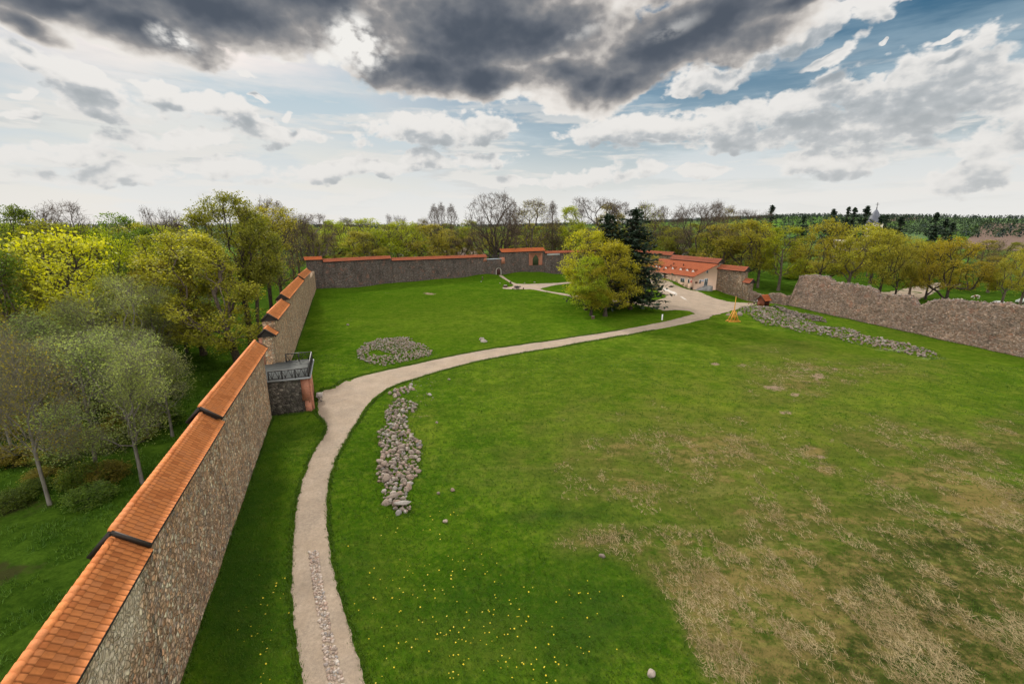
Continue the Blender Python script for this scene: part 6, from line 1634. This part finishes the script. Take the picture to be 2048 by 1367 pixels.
# dandelions
cx = []
for px, py, sx, sy, n in ((840, 1200, 90, 60, 90), (960, 1270, 90, 50, 110), (1080, 1230, 90, 50, 70), (900, 1130, 80, 30, 50), (520, 1290, 18, 60, 50), (560, 1200, 10, 30, 16), (1040, 1330, 80, 25, 50), (800, 1060, 25, 12, 16), (880, 1040, 25, 12, 14), (760, 1270, 30, 60, 20)):
    for _ in range(int(n * .55)):
        a, b = fr.gauss(px, sx), fr.gauss(py, sy)
        if b > 1020: q = at(a, b, 0); cx.append((q.x, q.y))
cx = np.array(cx); cx = cx[~inpoly(PATHP, cx[:, 0], cx[:, 1]) & (outside(cx[:, 0], cx[:, 1]) < -.4) & (cx[:, 1] > 12)]
V, F = cards(np.column_stack([cx, terrain(cx[:, 0], cx[:, 1]) + .16]), .085, g, 1.0, 2.5)
tag(link('dandelions', mesh('dandelions', V, [F]), simple('dandelion_yellow', (.62, .46, .02), .6, .1)), 'scattered yellow dandelions in the mown grass beside the path', 'dandelions', kind='stuff')
# cobbled strip let into the path: real rounded stones, one sheet
CL = [(617, 1103), (622, 1150), (630, 1200), (640, 1250), (648, 1310), (657, 1367), (676, 1480), (715, 1700)]; CRr = [(636, 1103), (643, 1150), (652, 1200), (662, 1250), (674, 1310), (688, 1367), (716, 1480), (776, 1700)]
a, _ = resample([ground_at(*q) for q in CL], .1); b, _ = resample([ground_at(*q) for q in CRr], .1); n = 150
a = a[np.linspace(0, len(a) - 1, n).astype(int)]; b = b[np.linspace(0, len(b) - 1, n).astype(int)]
pl = []
Lc = np.hypot(*np.diff(a, axis=0).T).sum()
rows = int(Lc / .15)
for i in range(rows):
    f = i / rows; k = min(n - 1, int(f * n)); w_ = np.hypot(*(b[k] - a[k])); m_ = max(4, round(w_ / .165))
    for j in range(m_):
        t = (j + .5 + fr.uniform(-.25, .25)) / m_; q = a[k] * (1 - t) + b[k] * t; edge_ = j in (0, m_ - 1)
        pl.append((q[0] + fr.uniform(-.03, .03), q[1] + fr.uniform(-.04, .04), gz(q[0], q[1]) + .045, fr.uniform(.20, .24) * (1.25 if edge_ else 1) * (1.15 if fr.random() < .12 else 1)))
CM_ = stone_mat('cobble', True, 1.0)
cs_ = stone_mass('cobble_strip', pl, CM_, None, None, None, 12); cs_['kind'] = 'structure'; cs_.data.polygons.foreach_set('use_smooth', [True] * len(cs_.data.polygons))

# ------------------------------------------------------------------ sky, sun, camera
SUN_EL, SUN_AZ = rad(29), rad(-32)           # azimuth from +Y toward +X
w = bpy.data.worlds.new('World'); S.world = w; w.use_nodes = True
nt = NT(w.node_tree); bg = w.node_tree.nodes['Background']
sky = nt.node('ShaderNodeTexSky'); sky.sky_type = 'NISHITA'; sky.sun_disc = False; sky.sun_elevation = SUN_EL; sky.sun_rotation = SUN_AZ
sky.air_density = 1.0; sky.dust_density = 1.2; sky.ozone_density = 1.6
D = X(nt, nt.node('ShaderNodeTexCoord').outputs['Generated'])
sp = nt.node('ShaderNodeSeparateXYZ'); nt.put(sp.inputs[0], D); dx, dy, dz = [X(nt, o) for o in sp.outputs]
az = nt.math('ARCTAN2', dx, dy); el = nt.math('ARCSINE', dz)
def combine(a, b, c=0.):
    n = nt.node('ShaderNodeCombineXYZ'); nt.put(n.inputs[0], a); nt.put(n.inputs[1], b); nt.put(n.inputs[2], c); return X(nt, n.outputs[0])
def lit(c, k=None):
    n = nt.n.new('ShaderNodeVectorMath'); n.operation = 'SCALE'; nt.put(n.inputs[0], c); n.inputs['Scale'].default_value = CLV if k is None else k; return X(nt, n.outputs[0])
AE = combine(az, el)
def azel(px, py):
    r = Vector(ray(px, py)).normalized(); return math.atan2(r.x, r.y), math.asin(r.z)
def blob(px, py, rx, ry, rot, src):
    a, e = azel(px, py); c = math.cos(math.radians(rot)); s = math.sin(math.radians(rot))
    a1, e1 = azel(px + rx * c, py - rx * s); a2, e2 = azel(px - ry * s, py - ry * c)
    ra = math.hypot(a1 - a, e1 - e); rb = math.hypot(a2 - a, e2 - e); th = math.atan2(e1 - e, a1 - a)
    v = nt.mapping(src, (a, e, 0), (0, 0, th), (ra, rb, 1), 'TEXTURE')
    n = nt.node('ShaderNodeVectorMath', operation='LENGTH'); nt.put(n.inputs[0], v)
    return 1.0 - X(nt, n.outputs['Value'])
def union(lst, src, k=.12):
    r = None
    for b in lst:
        p = src
        if r is not None:                       # chained so that the shader keeps few values alive at once
            n = nt.n.new('ShaderNodeVectorMath'); n.operation = 'MULTIPLY_ADD'; nt.put(n.inputs[0], r); n.inputs[1].default_value = (1e-9,) * 3; nt.put(n.inputs[2], src); p = X(nt, n.outputs[0])
        v = blob(*b[:5], p)
        if len(b) > 5: v = v * b[5]
        r = v if r is None else nt.math('SMOOTH_MAX', r, v, k)
    return r
DKL = [(1120, 150, 150, 74, 0), (1240, 170, 110, 54, 20), (1530, 55, 220, 46, 26, .55), (980, 150, 140, 50, 0), (430, 15, 330, 100, -10), (250, 45, 240, 62, -20), (150, 0, 300, 50, -8), (620, 0, 220, 80, 0), (900, 70, 280, 128, -4), (830, 140, 160, 62, -6), (1080, 60, 260, 120, 10), (1290, 100, 240, 76, 24), (1165, 170, 130, 58, 14), (1440, 40, 280, 66, 24), (900, -140, 1000, 150, 0), (1600, 0, 170, 34, 22), (60, 40, 110, 40, -30, .8)]
WHL = [(1600, 218, 360, 62, 9), (1880, 185, 300, 100, 15), (1360, 246, 230, 46, 6), (2080, 230, 260, 110, 10), (1190, 262, 130, 30, 4), (1640, 335, 150, 26, 7), (2000, 325, 210, 36, 12), (1470, 260, 120, 52, 0), (1740, 250, 160, 60, 0),
       (870, 262, 150, 46, 0), (835, 238, 70, 26, 0), (960, 262, 60, 36, 0), (930, 322, 120, 24, 4), (850, 322, 40, 20, 0), (1180, 350, 130, 18, 2), (1060, 362, 60, 14, 0),
       (70, 128, 150, 26, -24), (170, 165, 120, 24, -22), (215, 215, 130, 44, -4), (380, 213, 110, 24, -6), (462, 205, 30, 18, 40), (572, 228, 18, 16, 40), (565, 116, 36, 16, 20), (485, 150, 30, 8, 0), (512, 188, 26, 8, -20), (320, 275, 150, 30, -4), (110, 300, 170, 26, 4), (560, 272, 130, 30, -8), (640, 345, 120, 20, 4), (420, 330, 130, 22, 0), (250, 345, 150, 20, 0), (20, 235, 44, 14, 0), (30, 185, 40, 10, 0), (760, 340, 60, 16, 0),
       (1650, 112, 80, 15, 30), (1560, 80, 210, 36, 28), (1690, 30, 170, 30, 24), (1480, 140, 130, 24, 30), (1905, 66, 26, 7, 20), (1760, 76, 10, 6, 40), (1400, 165, 120, 26, 20), (10, 30, 60, 20, -40), (1110, 205, 80, 32, 10), (1300, 285, 50, 12, 0), (1420, 350, 60, 10, 0), (330, 180, 60, 10, -10)]
def field(dA, dE):
    """density of the dark and of the white clouds at a direction offset by (dA, dE)"""
    a = az + dA; e = el + dE
    P = combine(a, e * 1.55)
    wn = nt.noise(P, 5.5, 4, .6, out=1, dims='2D'); s3 = nt.node('ShaderNodeSeparateXYZ'); nt.put(s3.inputs[0], wn)
    wa, wb = X(nt, s3.outputs[0]) - .5, X(nt, s3.outputs[1]) - .5
    PW = combine(a + wa * .05, e * 1.55 + wb * .05)
    n1 = nt.noise(P, 7., 7, .60, .15, dims='2D')
    v1 = nt.voro(PW, 17., 'SMOOTH_F1'); nt.n[-1].voronoi_dimensions = '2D'; v2 = nt.voro(PW, 42., 'F1'); nt.n[-1].voronoi_dimensions = '2D'
    puff = n1 * 1.0 - (v1 - .42) * .34 - (v2 - .36) * .24 + (nt.noise(P, 60., 2, .6, dims='2D') - .5) * .22
    AW = combine(a + wa * .10, e + wb * .06)
    dk = union(DKL, AW); wh = union(WHL, AW)
    return dk.min(.6) * 1.75 + .05 + (puff - .5) * .95, wh.min(.55) * 1.5 - .06 + (puff - .5) * 2.9, n1, puff, dk, wh
dD, dW, n1, puff, dk, wh = field(0., 0.)
dDu, dWu, _, puffu, _, whu = field(-.008, .026)
n_soft = nt.noise(combine(az, el * 1.5), 4.2, 4, .55, dims='2D')
aD = nt.step(dD, .0, .34); aW = nt.step(dW, -.10, .42)
low = nt.step(el, .34, .02)
skyc = nt.hsv(X(nt, sky.outputs[0]), .485, 1.45, SKYV)
# thin streaky veil below the heavy clouds and pale air at the horizon
st = nt.noise(combine(az * .9 + el * .5, el * 5.), 3.2, 5, .6, dims='2D')
veil = (nt.step(st, .36, .72) * nt.step(el, .44, .20) * .55 + low * .85 + blob(600, 210, 380, 120, 0, AE).max(0.) * .35).clamp()
base = nt.mix(veil, skyc, lit(nt.mix(low, (.46, .62, .72), (.80, .825, .82))))
# small flat clouds crowding the horizon
hz = nt.noise(combine(az * .8, el * 5.5), 5., 6, .58, dims='2D'); hzu = nt.noise(combine(az * .8, (el + .018) * 5.5), 5., 6, .58, dims='2D')
ah = nt.step(hz, .47, .60) * nt.step(el, .01, .06) * nt.step(el, .30, .17)
base = nt.mix(ah * .8, base, lit(nt.mix(nt.step(hzu - hz, -.05, .07), (.86, .84, .80), (.66, .68, .68))))
base = nt.mix(nt.step(el, .16, -.02) * .85, base, lit((.93, .91, .87)))
rel = (whu - wh) * .9 + (puffu - puff) * 1.5                                           # > 0: more cloud above, so a shaded belly
wsh = nt.step(rel + (n_soft - .5) * 1.3 + nt.step(dW, .0, 1.0) * .80, -.15, 1.25)
wcol = nt.ramp(wsh, [(0, (.95, .925, .89)), (.3, (.80, .79, .77)), (.6, (.52, .55, .575)), (1, (.34, .385, .42))])
wcol = nt.mix(low * .4, wcol, (.80, .79, .76))
c1 = nt.mix(aW * .96, base, lit(wcol))
dsh = nt.step(dk * 1.0 + (n_soft - .5) * 1.1 + (n1 - .5) * .45 + (puff - .5) * .22 + (puffu - puff) * .45 + el * .25 - .02, -.08, 1.05)
dcol = nt.ramp(dsh, [(0, (.93, .89, .84)), (.16, (.66, .62, .58)), (.36, (.34, .33, .33)), (.55, (.225, .235, .255)), (.80, (.145, .163, .195)), (1, (.092, .112, .145))])
gl = None
for b, k in (((722, 92, 90, 90, 0), 1.7), ((352, 80, 66, 34, -20), 1.5), ((1190, 50, 120, 22, 30), .4), ((1340, 62, 100, 22, 25), .4), ((660, 130, 80, 34, -40), 1.1), ((1040, 190, 60, 20, 0), .8)):
    v = nt.step(blob(*b, AE) + (n1 - .5) * .9, .0, 1.0) * k; gl = v if gl is None else gl.max(v)
dcol = nt.mix((gl * nt.step(puff, .34, .66)).clamp(), dcol, (.97, .95, .91))
c2 = nt.mix(aD, c1, lit(dcol))
c2 = nt.mix(nt.step(dz, -.01, -.06), c2, lit(nt.mix(0., (.10, .13, .06), (.10, .13, .06))))
# out of view: made-up extra-bright cloudy sky, added to fill the shaded walls
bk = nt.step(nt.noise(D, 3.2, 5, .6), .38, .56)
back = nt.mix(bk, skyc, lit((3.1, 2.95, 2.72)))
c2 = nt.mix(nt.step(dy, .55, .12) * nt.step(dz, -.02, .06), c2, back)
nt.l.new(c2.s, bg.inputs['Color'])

w.cycles.sampling_method = 'MANUAL'; w.cycles.sample_map_resolution = 512
bg.inputs['Strength'].default_value = .1
sd = bpy.data.lights.new('sun', 'SUN'); sd.energy = 3.0; sd.angle = rad(6); sd.color = (1, .93, .82)
so = bpy.data.objects.new('sun', sd); COL.objects.link(so)
dirv_ = Vector((math.sin(SUN_AZ) * math.cos(SUN_EL), math.cos(SUN_AZ) * math.cos(SUN_EL), math.sin(SUN_EL)))
so.rotation_euler = (-dirv_).to_track_quat('-Z', 'Y').to_euler()
cd = bpy.data.cameras.new('camera'); cam = bpy.data.objects.new('camera', cd); COL.objects.link(cam)
cam.location = (0, 0, CAMH); cam.rotation_euler = (math.pi / 2 - PITCH, 0, 0)
cd.sensor_fit = 'HORIZONTAL'; cd.sensor_width = 36; cd.lens = 36 * FPX / 2048; cd.clip_start = .1; cd.clip_end = 20000
S.camera = cam
S.view_settings.view_transform = 'Standard'; S.view_settings.look = 'None'; S.view_settings.exposure = EXPOS; S.view_settings.gamma = 1
S.cycles.use_denoising = True; S.cycles.max_bounces = 4; S.cycles.transparent_max_bounces = 2; S.cycles.diffuse_bounces = 2; S.cycles.glossy_bounces = 1; S.cycles.transmission_bounces = 3
S.cycles.use_adaptive_sampling = True; S.cycles.adaptive_threshold = .02
